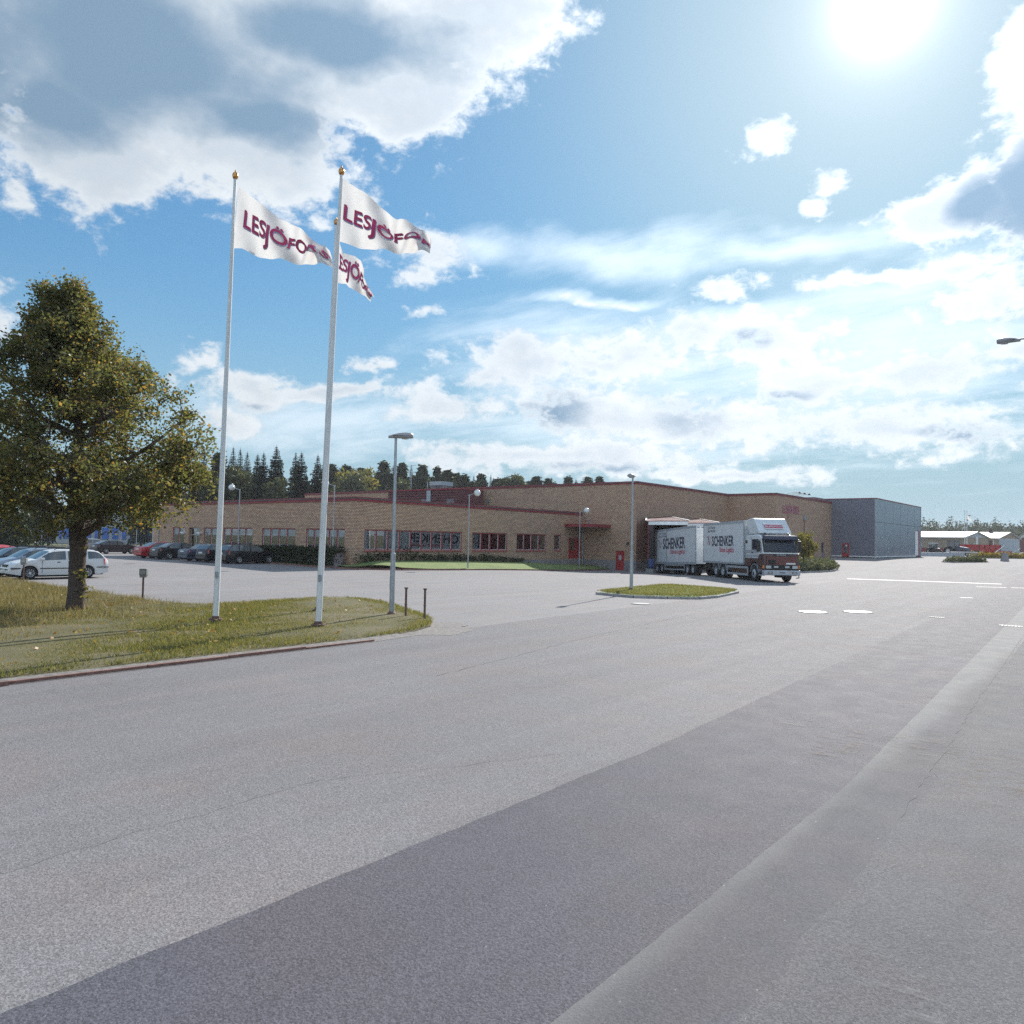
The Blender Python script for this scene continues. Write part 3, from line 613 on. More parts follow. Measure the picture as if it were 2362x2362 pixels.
b = MB(); b.box(-75.06, -44.60, 36.71, 36.77, 4.98, 5.30); b.box(-44.66, -44.60, 36.77, 66.93, 4.98, 5.30); b.box(-75.06, -44.60, 36.77, 36.90, 5.24, 5.30); b.box(-44.79, -44.66, 36.90, 66.93, 5.24, 5.30); put(b.build('roof_edge', M['red']), wing)
put(MB().box(-44.70, -44.645, 55.5, 66.93, -1, .47).build('plinth', M['plinth']), wing)
for a, c, n in WY: put(window(None, (a, 36.77, WZ), 0, c - a, WH, n), wing)
for a, c, n in WX: put(window(None, (-44.66, a, WZ), PI / 2, c - a, WH, n), wing)
# recessed entrance
d = MB(); d.box(-68.25, -66.35, 37.02, 37.06, .2, .35); d.box(-68.25, -66.35, 37.02, 37.06, 2.78, 2.9); d.box(-68.25, -68.12, 37.02, 37.06, .35, 2.78); d.box(-66.48, -66.35, 37.02, 37.06, .35, 2.78); d.box(-67.36, -67.24, 37.02, 37.06, .35, 2.78); d.box(-68.12, -66.48, 37.02, 37.06, 2.2, 2.28)
eo = put(d.build('entrance_door', M['galv']), wing)
for (x0, x1) in ((-68.12, -67.36), (-67.24, -66.48)):
    for (z0, z1) in ((.35, 2.2), (2.28, 2.78)): p = MB().box(x0, x1, 37.035, 37.043, z0, z1).build('pane', M['glass'], eo)
h = MB().box(-67.42, -67.39, 36.96, 37.0, 1.0, 1.5); h.build('handle', M['white'], eo)
dr = MB(); dr.box(-44.80, -44.72, 64.4, 66.7, .52, .62); dr.box(-44.80, -44.72, 64.4, 64.52, .62, 2.66); dr.box(-44.80, -44.72, 65.72, 66.7, .62, 2.66); dr.box(-44.80, -44.72, 64.52, 65.72, 2.54, 2.66)
do = put(dr.build('side_door', M['red_dark']), wing)
MB().box(-44.79, -44.74, 64.52, 65.72, .62, 1.35).build('leaf_panel', M['red_dark'], do); MB().box(-44.79, -44.77, 64.75, 65.5, 1.35, 2.54).build('pane', M['glass'], do); MB().box(-44.79, -44.74, 64.52, 64.75, 1.35, 2.54).build('leaf_panel', M['red_dark'], do); MB().box(-44.79, -44.74, 65.5, 65.72, 1.35, 2.54).build('leaf_panel', M['red_dark'], do)
MB().box(-44.74, -44.66, 65.60, 65.64, 1.45, 1.6).build('handle', M['galv'], do)
cn = MB(); cn.box(-44.66, -41.25, 63.65, 66.9, 3.72, 4.02); ca = put(cn.build('entrance_canopy', M['red']), wing)
MB().box(-44.5, -41.4, 63.8, 66.8, 3.68, 3.72).build('soffit', M['room'], ca); MB().tube((-44.5, 66.6, 5.15), (-42.6, 65.4, 4.02), .05).build('brace', M['galv'], ca); MB().tube((-44.55, 66.82, 3.7), (-44.55, 66.82, -.7), .06).build('drainpipe', M['galv'], ca)
for (x, z) in ((-69.0, 2.42), (-66.05, 2.42)):
    l = MB(); l.box(x - .28, x + .28, 36.45, 36.77, z - .06, z + .06); put(l.build('wall_lamp', M['white']), wing)
put(MB().tube((-73.85, 36.70, .2), (-73.85, 36.70, 5.1), .05).build('downpipe', M['galv']), wing)
put(MB().box(-44.655, -44.60, 60.35, 60.62, 3.12, 3.32).build('alarm_box', M['galv']), wing)
# louvred plant room on the roof
ps = MB().box(-69.3, -57.9, 62.15, 66.3, 5.24, 7.75); po = put(ps.build('plant_room', M['plant_red']), wing)
for k in range(8):
    MB().prism([(62.04, 5.45 + k * .285), (62.15, 5.52 + k * .285), (62.15, 5.66 + k * .285), (62.04, 5.60 + k * .285)], -69.3, -62.75, 'x').build('louvre', M['plant_red'], po)
    MB().prism([(62.04, 5.45 + k * .285), (62.15, 5.52 + k * .285), (62.15, 5.66 + k * .285), (62.04, 5.60 + k * .285)], -62.0, -57.9, 'x').build('louvre', M['plant_red'], po)
MB().box(-62.7, -62.05, 61.95, 62.15, 5.24, 7.72).build('duct_post', M['galv'], po)
for (x0, x1) in ((-63.6, -62.75), (-59.6, -58.5)): MB().box(x0, x1, 61.98, 62.1, 5.6, 6.75).build('vent_grille', M['room'], po)
MB().box(-69.4, -57.8, 62.0, 66.4, 7.75, 7.86).build('roof_edge', M['red'], po)

hall = root('factory_hall', 'tall yellow brick factory hall with red loading docks and company lettering', 'building', (-38.32, 66.93, 0), 0, 'factory buildings')
b = MB(); wall_y(b, 66.93, -92.3, -38.32, -1.2, 8.2, [(-40.62, -39.66, -.70, 1.42)]); put(b.build('wall', M['brick']), hall)
DK = [(69.6, 73.2), (76.1, 79.7)]
b = MB(); wall_x(b, -38.32, 67.23, 88.89, -1.2, 8.2, [(a, c, .35, 4.2) for a, c in DK]); put(b.build('wall', M['brick']), hall)
b = MB(); wall_y(b, 88.89, -38.62, -32.44, -1, 8.2, []); put(b.build('wall', M['brick']), hall)
b = MB(); wall_x(b, -32.44, 89.19, 109.71, -1, 8.2, [(103.06, 103.98, 1.5, 2.7), (105.45, 106.85, .3, 2.72)]); put(b.build('wall', M['brick']), hall)
b = MB(); b.box(-92, -38.75, 67.3, 109.5, -1, 8.1); b.box(-38.75, -32.8, 89.3, 109.5, -1, 8.1); put(b.build('interior', M['room']), hall)
b = MB(); b.box(-92.4, -38.22, 66.85, 109.7, 8.2, 8.27); b.box(-38.22, -32.36, 88.8, 109.7, 8.2, 8.27); put(b.build('roof', M['roof']), hall)
b = MB(); b.box(-92.36, -38.26, 66.87, 66.93, 8.08, 8.36); b.box(-38.32, -38.26, 66.93, 88.83, 8.08, 8.36); b.box(-38.26, -32.38, 88.83, 88.89, 8.08, 8.36); b.box(-32.44, -32.38, 88.89, 109.69, 8.08, 8.36)
b.box(-92.36, -38.26, 66.93, 67.1, 8.27, 8.36); b.box(-38.5, -38.32, 67.1, 88.83, 8.27, 8.36); b.box(-38.32, -32.38, 88.89, 89.05, 8.27, 8.36); b.box(-32.6, -32.44, 89.05, 109.69, 8.27, 8.36); put(b.build('roof_edge', M['red']), hall)
b = MB(); b.box(-44.6, -40.62, 66.905, 66.95, -1.2, .47); b.box(-39.66, -38.30, 66.905, 66.95, -1.2, .47); b.box(-38.35, -38.30, 66.95, 88.8, -1.2, .42); put(b.build('plinth', M['plinth']), hall)
rd = put(MB().box(-40.62, -39.66, 66.97, 67.03, -.70, 1.42).build('red_door', M['red_dark']), hall)
MB().box(-40.32, -40.02, 66.955, 66.97, .5, 1.0).build('pane', M['lens'], rd); MB().tube((-39.78, 66.93, .3), (-39.78, 66.93, .46), .018).build('handle', M['galv'], rd); MB().box(-40.68, -39.60, 66.89, 66.97, -.8, -.70).build('step', M['plinth'], rd)
put(MB().box(-39.40, -39.12, 66.86, 66.93, 2.04, 2.3).build('wall_lamp', M['black']), hall)
put(MB().box(-57.85, -57.45, 66.84, 66.93, 6.5, 6.9).build('wall_vent', M['galv']), hall)
w = MB(); w.box(-32.62, -32.56, 103.06, 103.98, 1.5, 2.7); wo_ = put(w.build('window', M['room']), hall); MB().box(-32.56, -32.55, 103.12, 103.92, 1.56, 2.64).build('pane', M['glass'], wo_)
w = MB(); w.box(-32.60, -32.54, 105.45, 106.85, .3, 2.72); wo_ = put(w.build('back_door', M['room']), hall); MB().box(-32.54, -32.53, 105.7, 106.6, 1.4, 2.6).build('pane', M['glass'], wo_); MB().box(-32.53, -32.45, 106.6, 106.65, 1.2, 1.4).build('handle', M['galv'], wo_)
put(MB().box(-32.44, -32.30, 98.2, 98.95, 5.5, 6.05).build('switch_box', M['galv']), hall)
put(MB().tube((-32.40, 98.55, .4), (-32.40, 98.55, 5.5), .03, n=6).build('conduit', M['rust']), hall)
# company name on the brick, letter by letter
lay, tw = logo_layout(.24); k = 5.45 / tw
for ch, x, dy, sc in lay:
    v, f = glyphs(ch, 1.0, -.004); bm = bmesh.new(); vs = [bm.verts.new((-32.40, 90.98 + (x + a * sc) * k, 6.10 + (dy + c * sc) * k * 1.62)) for a, c in v]
    for q in f:
        try: bm.faces.new([vs[i] for i in q])
        except ValueError: pass
    bmesh.ops.recalc_face_normals(bm, faces=bm.faces); me = bpy.data.meshes.new('sign_letter'); bm.to_mesh(me); bm.free(); me.materials.append(M['sign_red']); me.materials.append(M['letter_edge'])
    if me.polygons[0].normal.x < 0: me.flip_normals()
    o = put(bpy.data.objects.new('sign_letter', me), hall); C.objects.link(o); so_ = o.modifiers.new('depth', 'SOLIDIFY'); so_.thickness = .04; so_.offset = 1; so_.material_offset_rim = 1; so_.use_rim = True
for y in (93.2, 95.0, 96.7):     # spot lamps leaning out over the lettering
    a = MB(); a.path([(-32.5, y - 1.3, 8.34), (-32.1, y, 8.62), (-31.6, y + .9, 8.70)], [.022, .022, .022]); a.tube((-32.5, y + .1, 8.34), (-31.7, y + .75, 8.68), .012, n=5); ao = put(a.build('sign_lamp', M['rust']), hall)
    MB().lathe([(.02, .12), (.10, .05), (.20, -.10), (.17, -.10), (.06, .0)], (-31.55, y + 1.0, 8.66), n=12).build('lamp_shade', M['rust'], ao)
put(MB().box(-35.2, -33.0, 104.5, 108.6, 8.27, 8.72).build('roof_hatch', M['room']), hall)
vb = put(MB().box(-69.65, -67.8, 69.5, 71.5, 8.27, 9.0).build('roof_fan', M['room']), hall); MB().box(-69.75, -67.7, 69.4, 71.6, 9.0, 9.5).build('fan_hood', M['galv'], vb)
mst = MB(); mst.tube((-73.0, 69.3, 8.27), (-73.0, 69.3, 11.8), .04); mst.tube((-73.9, 69.3, 11.6), (-72.1, 69.3, 11.7), .02, n=5); mst.tube((-73.7, 69.3, 10.7), (-72.3, 69.3, 10.75), .02, n=5); put(mst.build('antenna_mast', M['galv']), hall)
for x in (-71.0, -70.3): put(MB().tube((x, 70.3, 8.27), (x, 70.3, 9.6), .05, n=6).build('vent_pipe', M['galv']), hall)
# two loading dock shelters set at an angle to the wall
for i in (0, 1):
    dy = 6.5 * i; A, B_, C_, D_ = (-34.5, 62.4 + dy), (-31.9, 65.0 + dy), (-38.30, 73.6 + dy), (-38.30, 69.1 + dy)   # front left, front right, back right, back left
    zA, zB, zC, zD = 4.22, 4.30, 4.95, 4.66; zb = .62
    s = MB(); s.hexa([(*A, zb), (A[0] + .12, A[1] + .12, zb), (D_[0], D_[1] + .16, zb), (*D_, zb), (*A, zA), (A[0] + .12, A[1] + .12, zA), (D_[0], D_[1] + .16, zD), (*D_, zD)]); dk = put(s.build('dock_shelter', M['red']), hall)
    s = MB(); s.hexa([(B_[0] - .12, B_[1] - .12, zb), (*B_, zb), (*C_, zb), (C_[0], C_[1] - .16, zb), (B_[0] - .12, B_[1] - .12, zB), (*B_, zB), (*C_, zC), (C_[0], C_[1] - .16, zC)]); s.build('side_wall', M['red'], dk)
    def lerp(a, b, t): return tuple(x + (y - x) * t for x, y in zip(a, b))
    n = 26; F0, F1, K0, K1 = (A[0] - .15, A[1] - .15, zA), (B_[0] + .12, B_[1] + .12, zB), (D_[0], D_[1] - .2, zD + .05), (C_[0], C_[1] + .1, zC + .05)
    s = MB()
    for j in range(n):
        t0, t1 = j / n, (j + .55) / n; p = [lerp(F0, F1, t0), lerp(F0, F1, t1), lerp(K0, K1, t1), lerp(K0, K1, t0)]; s.hexa(p + [(x, y, z + .08) for x, y, z in p])
        t0, t1 = t1, (j + 1) / n; p = [lerp(F0, F1, t0), lerp(F0, F1, t1), lerp(K0, K1, t1), lerp(K0, K1, t0)]; s.hexa(p + [(x, y, z + .045) for x, y, z in p])
    s.build('shelter_roof', M['plant_red'], dk)
    s = MB(); e = .06
    for P0, P1 in ((F1, K1), (F0, K0)): s.hexa([(P0[0] - e, P0[1] - e, P0[2] + .07), (P0[0] + e, P0[1] + e, P0[2] + .07), (P1[0], P1[1] + .1, P1[2] + .07), (P1[0], P1[1] - .1, P1[2] + .07), (P0[0] - e, P0[1] - e, P0[2] + .14), (P0[0] + e, P0[1] + e, P0[2] + .14), (P1[0], P1[1] + .1, P1[2] + .14), (P1[0], P1[1] - .1, P1[2] + .14)])
    s.build('verge_trim', M['white'], dk)
    fx, fy = (B_[0] - A[0]), (B_[1] - A[1]); L = math.hypot(fx, fy); nx, ny = fy / L * .10, -fx / L * .10
    s = MB(); s.hexa([(A[0] + nx, A[1] + ny, 3.92), (B_[0] + nx, B_[1] + ny, 3.98), (*B_, 3.98), (*A, 3.92), (A[0] + nx, A[1] + ny, zA), (B_[0] + nx, B_[1] + ny, zB), (*B_, zB), (*A, zA)]); s.build('header_board', M['white'], dk)
    for t0, t1 in ((.02, .13), (.87, .98)):
        p = [lerp((*A, zb), (*B_, zb), t0), lerp((*A, zb), (*B_, zb), t1)]; s = MB(); s.hexa([(p[0][0] + nx * .5, p[0][1] + ny * .5, .4), (p[1][0] + nx * .5, p[1][1] + ny * .5, .4), (p[1][0] - 2 * nx, p[1][1] - 2 * ny, .4), (p[0][0] - 2 * nx, p[0][1] - 2 * ny, .4), (p[0][0] + nx * .5, p[0][1] + ny * .5, 3.92), (p[1][0] + nx * .5, p[1][1] + ny * .5, 3.92), (p[1][0] - 2 * nx, p[1][1] - 2 * ny, 3.92), (p[0][0] - 2 * nx, p[0][1] - 2 * ny, 3.92)]); s.build('seal_curtain', M['black'], dk)
    put(MB().box(-38.6, -38.45, 69.6 + dy, 73.2 + dy, .35, 4.2).build('dock_gate', M['dark']), hall)

# ---------------------------------------------------------------- grey warehouse
gw = root('grey_warehouse', 'tall blue grey metal warehouse with glossy panels and a white roller gate', 'building', (-26.74, 109.71, 0), 0, 'factory buildings')
put(MB().box(-60, -26.86, 109.83, 137.1, -.5, 8.70).build('shell', M['room']), gw)
b = MB(); wall_y(b, 109.71, -33.0, -26.80, 1.03, 8.68, [(-31.0, -30.1, .7, 2.7)], .1); put(b.build('wall', M['clad']), gw)
put(MB().box(-60, -33.0, 109.71, 109.81, 8.2, 8.68).build('wall', M['clad']), gw)
cuts = [109.75, 114.44, 119.0, 123.46, 127.95, 132.58, 137.2]
for y0, y1 in zip(cuts, cuts[1:]):
    for z0, z1 in ((1.03, 5.55), (5.59, 8.66)):
        if y0 > 132 and z0 < 2: put(MB().box(-26.86, -26.74, y0 + .04, 133.2, z0, z1).build('panel', M['panel']), gw); put(MB().box(-26.86, -26.74, 135.95, y1 - .04, z0, z1).build('panel', M['panel']), gw); put(MB().box(-26.86, -26.74, 133.2, 135.95, 4.92, z1).build('panel', M['panel']), gw)
        else: put(MB().box(-26.86, -26.74, y0 + .04, y1 - .04, z0, z1).build('panel', M['panel']), gw)
b = MB(); b.box(-26.9, -26.70, 109.66, 109.75, .6, 8.68); b.box(-26.86, -26.70, 137.16, 137.26, .6, 8.68); put(b.build('corner_trim', M['galv']), gw)
gt = MB(); gt.box(-26.84, -26.78, 133.25, 135.55, 1.0, 4.85); go = put(gt.build('roller_gate', M['white']), gw); MB().box(-26.84, -26.68, 135.55, 135.95, .9, 4.92).build('gate_post', M['red'], go)
for k in range(9): MB().box(-26.78, -26.77, 133.27, 135.53, 1.05 + k * .42, 1.08 + k * .42).build('gate_rib', M['galv'], go)
b = MB(); b.box(-33.0, -26.70, 109.64, 109.71, 8.68, 8.78); b.box(-26.86, -26.66, 109.71, 137.3, 8.68, 8.78); b.box(-60, -33.0, 109.64, 109.9, 8.68, 8.78); b.box(-60, -26.86, 109.9, 137.3, 8.70, 8.76); put(b.build('roof_edge', M['red']), gw)
b = MB(); b.box(-32.36, -31.0, 109.63, 109.71, .88, 1.03); b.box(-30.1, -26.66, 109.63, 109.71, .88, 1.03); b.box(-26.86, -26.66, 109.71, 133.2, .88, 1.03); put(b.build('base_flashing', M['white']), gw)
b = MB(); b.box(-32.36, -26.80, 109.70, 109.8, .1, .88); b.box(-26.86, -26.78, 109.8, 137.1, .1, .88); put(b.build('plinth', M['dark']), gw)
rd = put(MB().box(-31.0, -30.1, 109.70, 109.76, .72, 2.7).build('red_door', M['red_dark']), gw)
MB().box(-30.82, -30.3, 109.685, 109.70, 1.4, 2.5).build('pane', M['car_glass'], rd); MB().box(-30.55, -30.38, 109.675, 109.685, 2.25, 2.5).build('notice', M['white'], rd); MB().box(-30.30, -30.22, 109.64, 109.70, 1.3, 1.6).build('handle', M['galv'], rd); MB().box(-31.1, -30.0, 109.4, 109.7, .5, .72).build('step', M['plinth'], rd)

# ---------------------------------------------------------------- plants
def leaf_mesh(name, centers, size, m, n_per=1, spread=0.0, seed=1, flat=0.0, var=.45, long=1.5):
    """many separate rhombic leaves round the given centres (numpy)"""
    g = np.random.default_rng(seed); c = np.repeat(np.asarray(centers, float), n_per, 0); n = len(c)
    if spread: c = c + g.normal(0, spread, (n, 3)) * np.array([1, 1, 1 - flat * .6])
    s = size * (1 + g.uniform(-var, var, n))[:, None]
    d = g.normal(0, 1, (n, 3)); d[:, 2] *= (1 - flat); d /= np.linalg.norm(d, axis=1)[:, None] + 1e-9
    e = g.normal(0, 1, (n, 3)); e -= d * (e * d).sum(1)[:, None]; e /= np.linalg.norm(e, axis=1)[:, None] + 1e-9
    v = np.empty((n, 4, 3)); v[:, 0] = c - d * s * .5 * long; v[:, 1] = c + e * s * .42; v[:, 2] = c + d * s * .5 * long; v[:, 3] = c - e * s * .42
    return raw_mesh(name, v.reshape(-1, 3), np.arange(4 * n).reshape(n, 4), m)
def raw_mesh(name, v, f, m):
    me = bpy.data.meshes.new(name); n, k = f.shape
    me.vertices.add(len(v)); me.vertices.foreach_set('co', np.ascontiguousarray(v, np.float32).ravel())
    me.loops.add(n * k); me.loops.foreach_set('vertex_index', f.astype(np.int32).ravel())
    me.polygons.add(n); me.polygons.foreach_set('loop_start', np.arange(0, n * k, k, dtype=np.int32)); me.polygons.foreach_set('loop_total', np.full(n, k, np.int32))
    me.materials.append(m); me.update(calc_edges=True); return me
def link(name, me, parent=None, loc=(0, 0, 0)):
    o = bpy.data.objects.new(name, me); C.objects.link(o); o.location = loc
    if parent is not None: o.parent = parent
    return o

# the linden on the front lawn
LX, LY = -23.95, 9.55
lt = root('linden_tree', 'broad linden tree with olive and browning leaves on the front lawn', 'tree', (LX, LY, .12))
ENV = [(2.05, .4), (2.35, 1.9), (2.75, 3.2), (3.5, 3.8), (4.5, 3.95), (5.6, 3.6), (6.4, 2.9), (7.2, 2.05), (8.0, 1.22), (8.8, .66), (9.4, .36), (9.9, .12)]
def env_r(z):
    for (a, r0), (b, r1) in zip(ENV, ENV[1:]):
        if a <= z <= b: return r0 + (r1 - r0) * (z - a) / (b - a)
    return 0.0
def axis(z): k = max(0, z - 2) / 8; return Vector((-.55 * k - .15 * math.sin(z), -.28 * k + .1 * math.sin(z * 1.3), z))
tr = random.Random(21); wood = MB(); tips = []; ends = []; twig = MB()
tp = [(0, 0, -.25), (0, 0, 0), (.01, 0, .5), (-.02, 0, 1.2), (.02, .0, 1.9)]; rr = [.33, .275, .235, .215, .23]
wood.path(tp, rr, 14)
lead = [Vector((.02, 0, 1.85))] + [axis(z) for z in (2.6, 3.6, 4.8, 6.0, 7.2, 8.3, 9.3)]; wood.path(lead, [.25, .20, .165, .13, .10, .07, .045, .02], 9)
def limb(a, b, r, depth):
    n = 5 if depth < 2 else 3; L = (b - a).length; pts = [a]; up = .16 * L if depth == 0 else .08 * L
    for i in range(1, n + 1):
        t = i / n; p = a.lerp(b, t) + Vector((0, 0, up * math.sin(PI * t) * (.6 if depth else (-.7 if a.z > 3.4 else .35)))) + Vector((tr.gauss(0, .05), tr.gauss(0, .05), tr.gauss(0, .04))) * L * (1 - t * .5); pts.append(p)
    rad = [r * (1 - .72 * i / n) for i in range(n + 1)]
    (wood if depth < 2 else twig).path(pts, rad, 7 if depth == 0 else (5 if depth == 1 else 3)); return pts
for i in range(30):
    z0 = 2.05 + 6.3 * (i / 30) ** 1.1; a = axis(z0) if z0 > 2.5 else Vector((tr.uniform(-.08, .1), 0, z0))
    ang = i * 2.399 + tr.uniform(-.3, .3); zt = min(9.2, z0 + tr.uniform(.5, 1.1) + (1.0 if z0 > 4 else .5)); R_ = env_r(zt) * tr.uniform(.82, 1.0); ce = axis(zt)
    b = Vector((ce.x + R_ * math.cos(ang), ce.y + R_ * math.sin(ang), zt)); pts = limb(a, b, .105 * (1 - i / 42) + .018, 0); tips.append(b); ends += [b, pts[-2].lerp(b, .5), b + Vector((tr.gauss(0, .2), tr.gauss(0, .2), .15))]
    for j in range(9):
        t = tr.uniform(.25, .98); q = t * (len(pts) - 1); k = min(len(pts) - 2, int(q)); p = pts[k].lerp(pts[k + 1], q - k)
        for _ in range(6):
            d = Vector((math.cos(ang), math.sin(ang), .25)) * .5 + Vector((tr.gauss(0, .8), tr.gauss(0, .8), tr.gauss(0, .55))); c = p + d.normalized() * tr.uniform(.5, 1.5)
            cc = axis(max(2, c.z)); rad = math.hypot(c.x - cc.x, c.y - cc.y)
            if 2.1 < c.z < 9.9 and rad < env_r(c.z) * 1.04: break
        else: continue
        p2 = limb(p, c, .024, 1); tips.append(c)
        for _ in range(5):
            e = p2[tr.randint(2, len(p2) - 1)] + Vector((tr.gauss(0, .30), tr.gauss(0, .30), tr.gauss(0, .25))); ce2 = axis(max(2, e.z))
            if e.z > 2.1 and math.hypot(e.x - ce2.x, e.y - ce2.y) < env_r(e.z) * 1.06 + .05: limb(p2[-2], e, .009, 2); tips.append(e)
for i in range(330):                 # fill the outline
    z = 2.3 + 7.5 * tr.random() ** 1.2; a = tr.uniform(0, 2 * PI); ce = axis(z); k = env_r(z) * math.sqrt(tr.uniform(.25, 1.0)) * tr.uniform(.94, 1.05)
    c = Vector((ce.x + k * math.cos(a), ce.y + k * math.sin(a), z)); near = min(tips[:220], key=lambda q: (q - c).length_squared)
    if (near - c).length < 1.1: limb(near, c, .010, 2); tips.append(c)
tk = wood.build('trunk', M['bark'], lt, smooth=True, fix=False); link('branches', twig.mesh('branches', M['bark'], fix=False), tk)
cc = []
for t in tips + ends * 3:
    if t not in ends and math.sin(t.x * 2.3 + 1.1 * t.z) * math.sin(t.y * 2.5 - .8 * t.z + 1) * math.sin(t.z * 2.6 + t.x) > .5: continue      # gaps in the crown
    n = tr.randint(1, 3)
    for _ in range(n): cc.append((t.x + tr.gauss(0, .13), t.y + tr.gauss(0, .13), t.z + tr.gauss(0, .11)))
link('crown', leaf_mesh('crown', cc, .070, M['leaf'], 25, .13, 5, flat=.25), lt)
print('linden tips', len(tips), 'clusters', len(cc))
sp = [(.27 + tr.gauss(0, .05), .10 + tr.gauss(0, .08), z + tr.gauss(0, .05)) for z in (.25, .4, .5, .65, .8, .9, 1.0, 1.05)]
stuff(link('trunk_shoots', leaf_mesh('trunk_shoots', sp, .09, M['yellowing'], 7, .07, 8), lt))
stuff(link('trunk_shoots', leaf_mesh('trunk_shoots', [(.20, .05, 1.95 + .05 * i) for i in range(-3, 4)], .085, M['yellowing'], 4, .09, 9), lt))

def spruce_mesh(name, H, Rm, m, seed, dens=1.0):
    """tiers of drooping fringed boughs"""
    r = random.Random(seed); V = []; F = []
    def tri(a, b, c): n = len(V); V.extend([a, b, c]); F.append((n, n + 1, n + 2))
    z = H * .10; lev = 0
    while z < H * .985:
        t = (z - H * .1) / (H * .9); rad = Rm * (1 - t) ** .88 * r.uniform(.85, 1.12) + .12; n = max(5, int((7 + 8 * (1 - t)) * dens)); a0 = r.uniform(0, 6.28)
        for i in range(n):
            a = a0 + 6.283 * i / n + r.uniform(-.25, .25); L = rad * r.uniform(.7, 1.15); dr = L * r.uniform(.18, .42) * (1 - t * .9) - L * .25 * t
            ca, sa = math.cos(a), math.sin(a); px, py = -sa, ca; w = L * .40
            P = [(ca * L * s, sa * L * s, z - dr * s ** 1.3 + r.uniform(-.05, .05)) for s in (0, .4, .75, 1)]
            for q in range(3):
                (x0, y0, z0), (x1, y1, z1) = P[q], P[q + 1]; w0 = w * (.5, 1.0, .7)[q]
                for s in (-1, 1):
                    for kk in range(2):
                        f = (kk + r.random() * .6) / 2; bx, by, bz = x0 + (x1 - x0) * f, y0 + (y1 - y0) * f, z0 + (z1 - z0) * f
                        tri((x0, y0, z0), (x1, y1, z1), (bx + s * px * w0 + ca * L * .16, by + s * py * w0 + sa * L * .16, bz - L * r.uniform(.05, .42)))
        z += H * r.uniform(.017, .026) * (1.1 - .4 * t); lev += 1
    for i in range(5): a = i * 1.257; tri((math.cos(a) * .12, math.sin(a) * .12, H * .93), (math.cos(a + 2) * .10, math.sin(a + 2) * .10, H * .93), (0, 0, H * 1.01))
    return raw_mesh(name, np.array(V), np.array(F), m)
def round_crown(name, H, Rm, m, seed, z0=.25, leaf=.42, n=420, per=7, lobes=9):
    r = random.Random(seed); L = []
    for i in range(lobes):
        a = r.uniform(0, 6.28); z = H * (z0 + (1 - z0) * r.uniform(.15, .88)); k = Rm * r.uniform(.15, .62) * math.sin(PI * min(.95, max(.12, (z / H - z0) / (1 - z0)))) ** .5
        L.append((k * math.cos(a), k * math.sin(a), z, Rm * r.uniform(.34, .6)))
    c = []
    for i in range(n):
        x, y, z, q = r.choice(L); d = Vector((r.gauss(0, 1), r.gauss(0, 1), r.gauss(0, 1))).normalized() * q * r.uniform(.5, 1.05); zz = z + d.z * 1.15
        if zz > H * z0 * .8: c.append((x + d.x, y + d.y, min(zz, H)))
    return leaf_mesh(name, c, leaf, m, per, leaf * .75, seed)
def pine_mesh(name, H, Rm, m, seed):
    r = random.Random(seed); c = []
    for i in range(560):
        t = r.random() ** .9; z = H * (.22 + .78 * t); k = (Rm * (1.0 - t) ** .62 * (.8 + .35 * math.sin(9 * t + seed)) + .12) * math.sqrt(r.uniform(.1, 1)); a = r.uniform(0, 6.28); c.append((k * math.cos(a), k * math.sin(a), z))
    return leaf_mesh(name, c, .42, m, 7, .26, seed, flat=.4)
def trunk_mesh(h, r0): return MB().path([(0, 0, -.5), (0, 0, h * .4), (.1, 0, h)], [r0, r0 * .75, r0 * .2], 7).mesh('trunk', M['bark'], fix=False)
KIND = {'spruce': [(spruce_mesh('crown', 18, 3.3, M['spruce'], s), trunk_mesh(17, .28)) for s in (1, 2, 3, 4)],
        'slim': [(spruce_mesh('crown', 18, 2.3, M['spruce'], s, .9), trunk_mesh(17, .22)) for s in (5, 6, 7)],
        'pine': [(pine_mesh('crown', 18, 3.0, M['pine'], s), trunk_mesh(16, .26)) for s in (8, 9, 10)],
        'birch': [(round_crown('crown', 15, 3.6, M['birch'], s), trunk_mesh(11, .2)) for s in (11, 12)],
        'autumn': [(round_crown('crown', 12, 3.8, M['yellowing'], 13), trunk_mesh(9, .2))],
        'aspen': [(round_crown('crown', 17, 3.0, M['birch'], 14, .3, .45, 420, 7, 14), trunk_mesh(14, .2))]}
HREF = {'spruce': 18, 'slim': 18, 'pine': 18, 'birch': 15, 'autumn': 12, 'aspen': 17}
fr = random.Random(77)
def plant(kind, x, y, top, label, group, z=None, wide=1.0):
    z = gz(max(-115, x), min(180, y)) if z is None else z; cm, tm = fr.choice(KIND[kind]); k = (top - z) / HREF[kind]
    t = root({'spruce': 'spruce_tree', 'slim': 'spruce_tree', 'pine': 'pine_tree', 'birch': 'birch_tree', 'autumn': 'maple_tree', 'aspen': 'aspen_tree'}[kind], label, 'tree', (x, y, z), fr.uniform(0, 6.28), group)
    a = link('crown', cm, t); b = link('trunk', tm, t); w = k * wide * fr.uniform(.85, 1.2) * (1.45 if kind == 'pine' else 1.0)
    for o in (a, b): o.scale = (w, w, k)
    return t
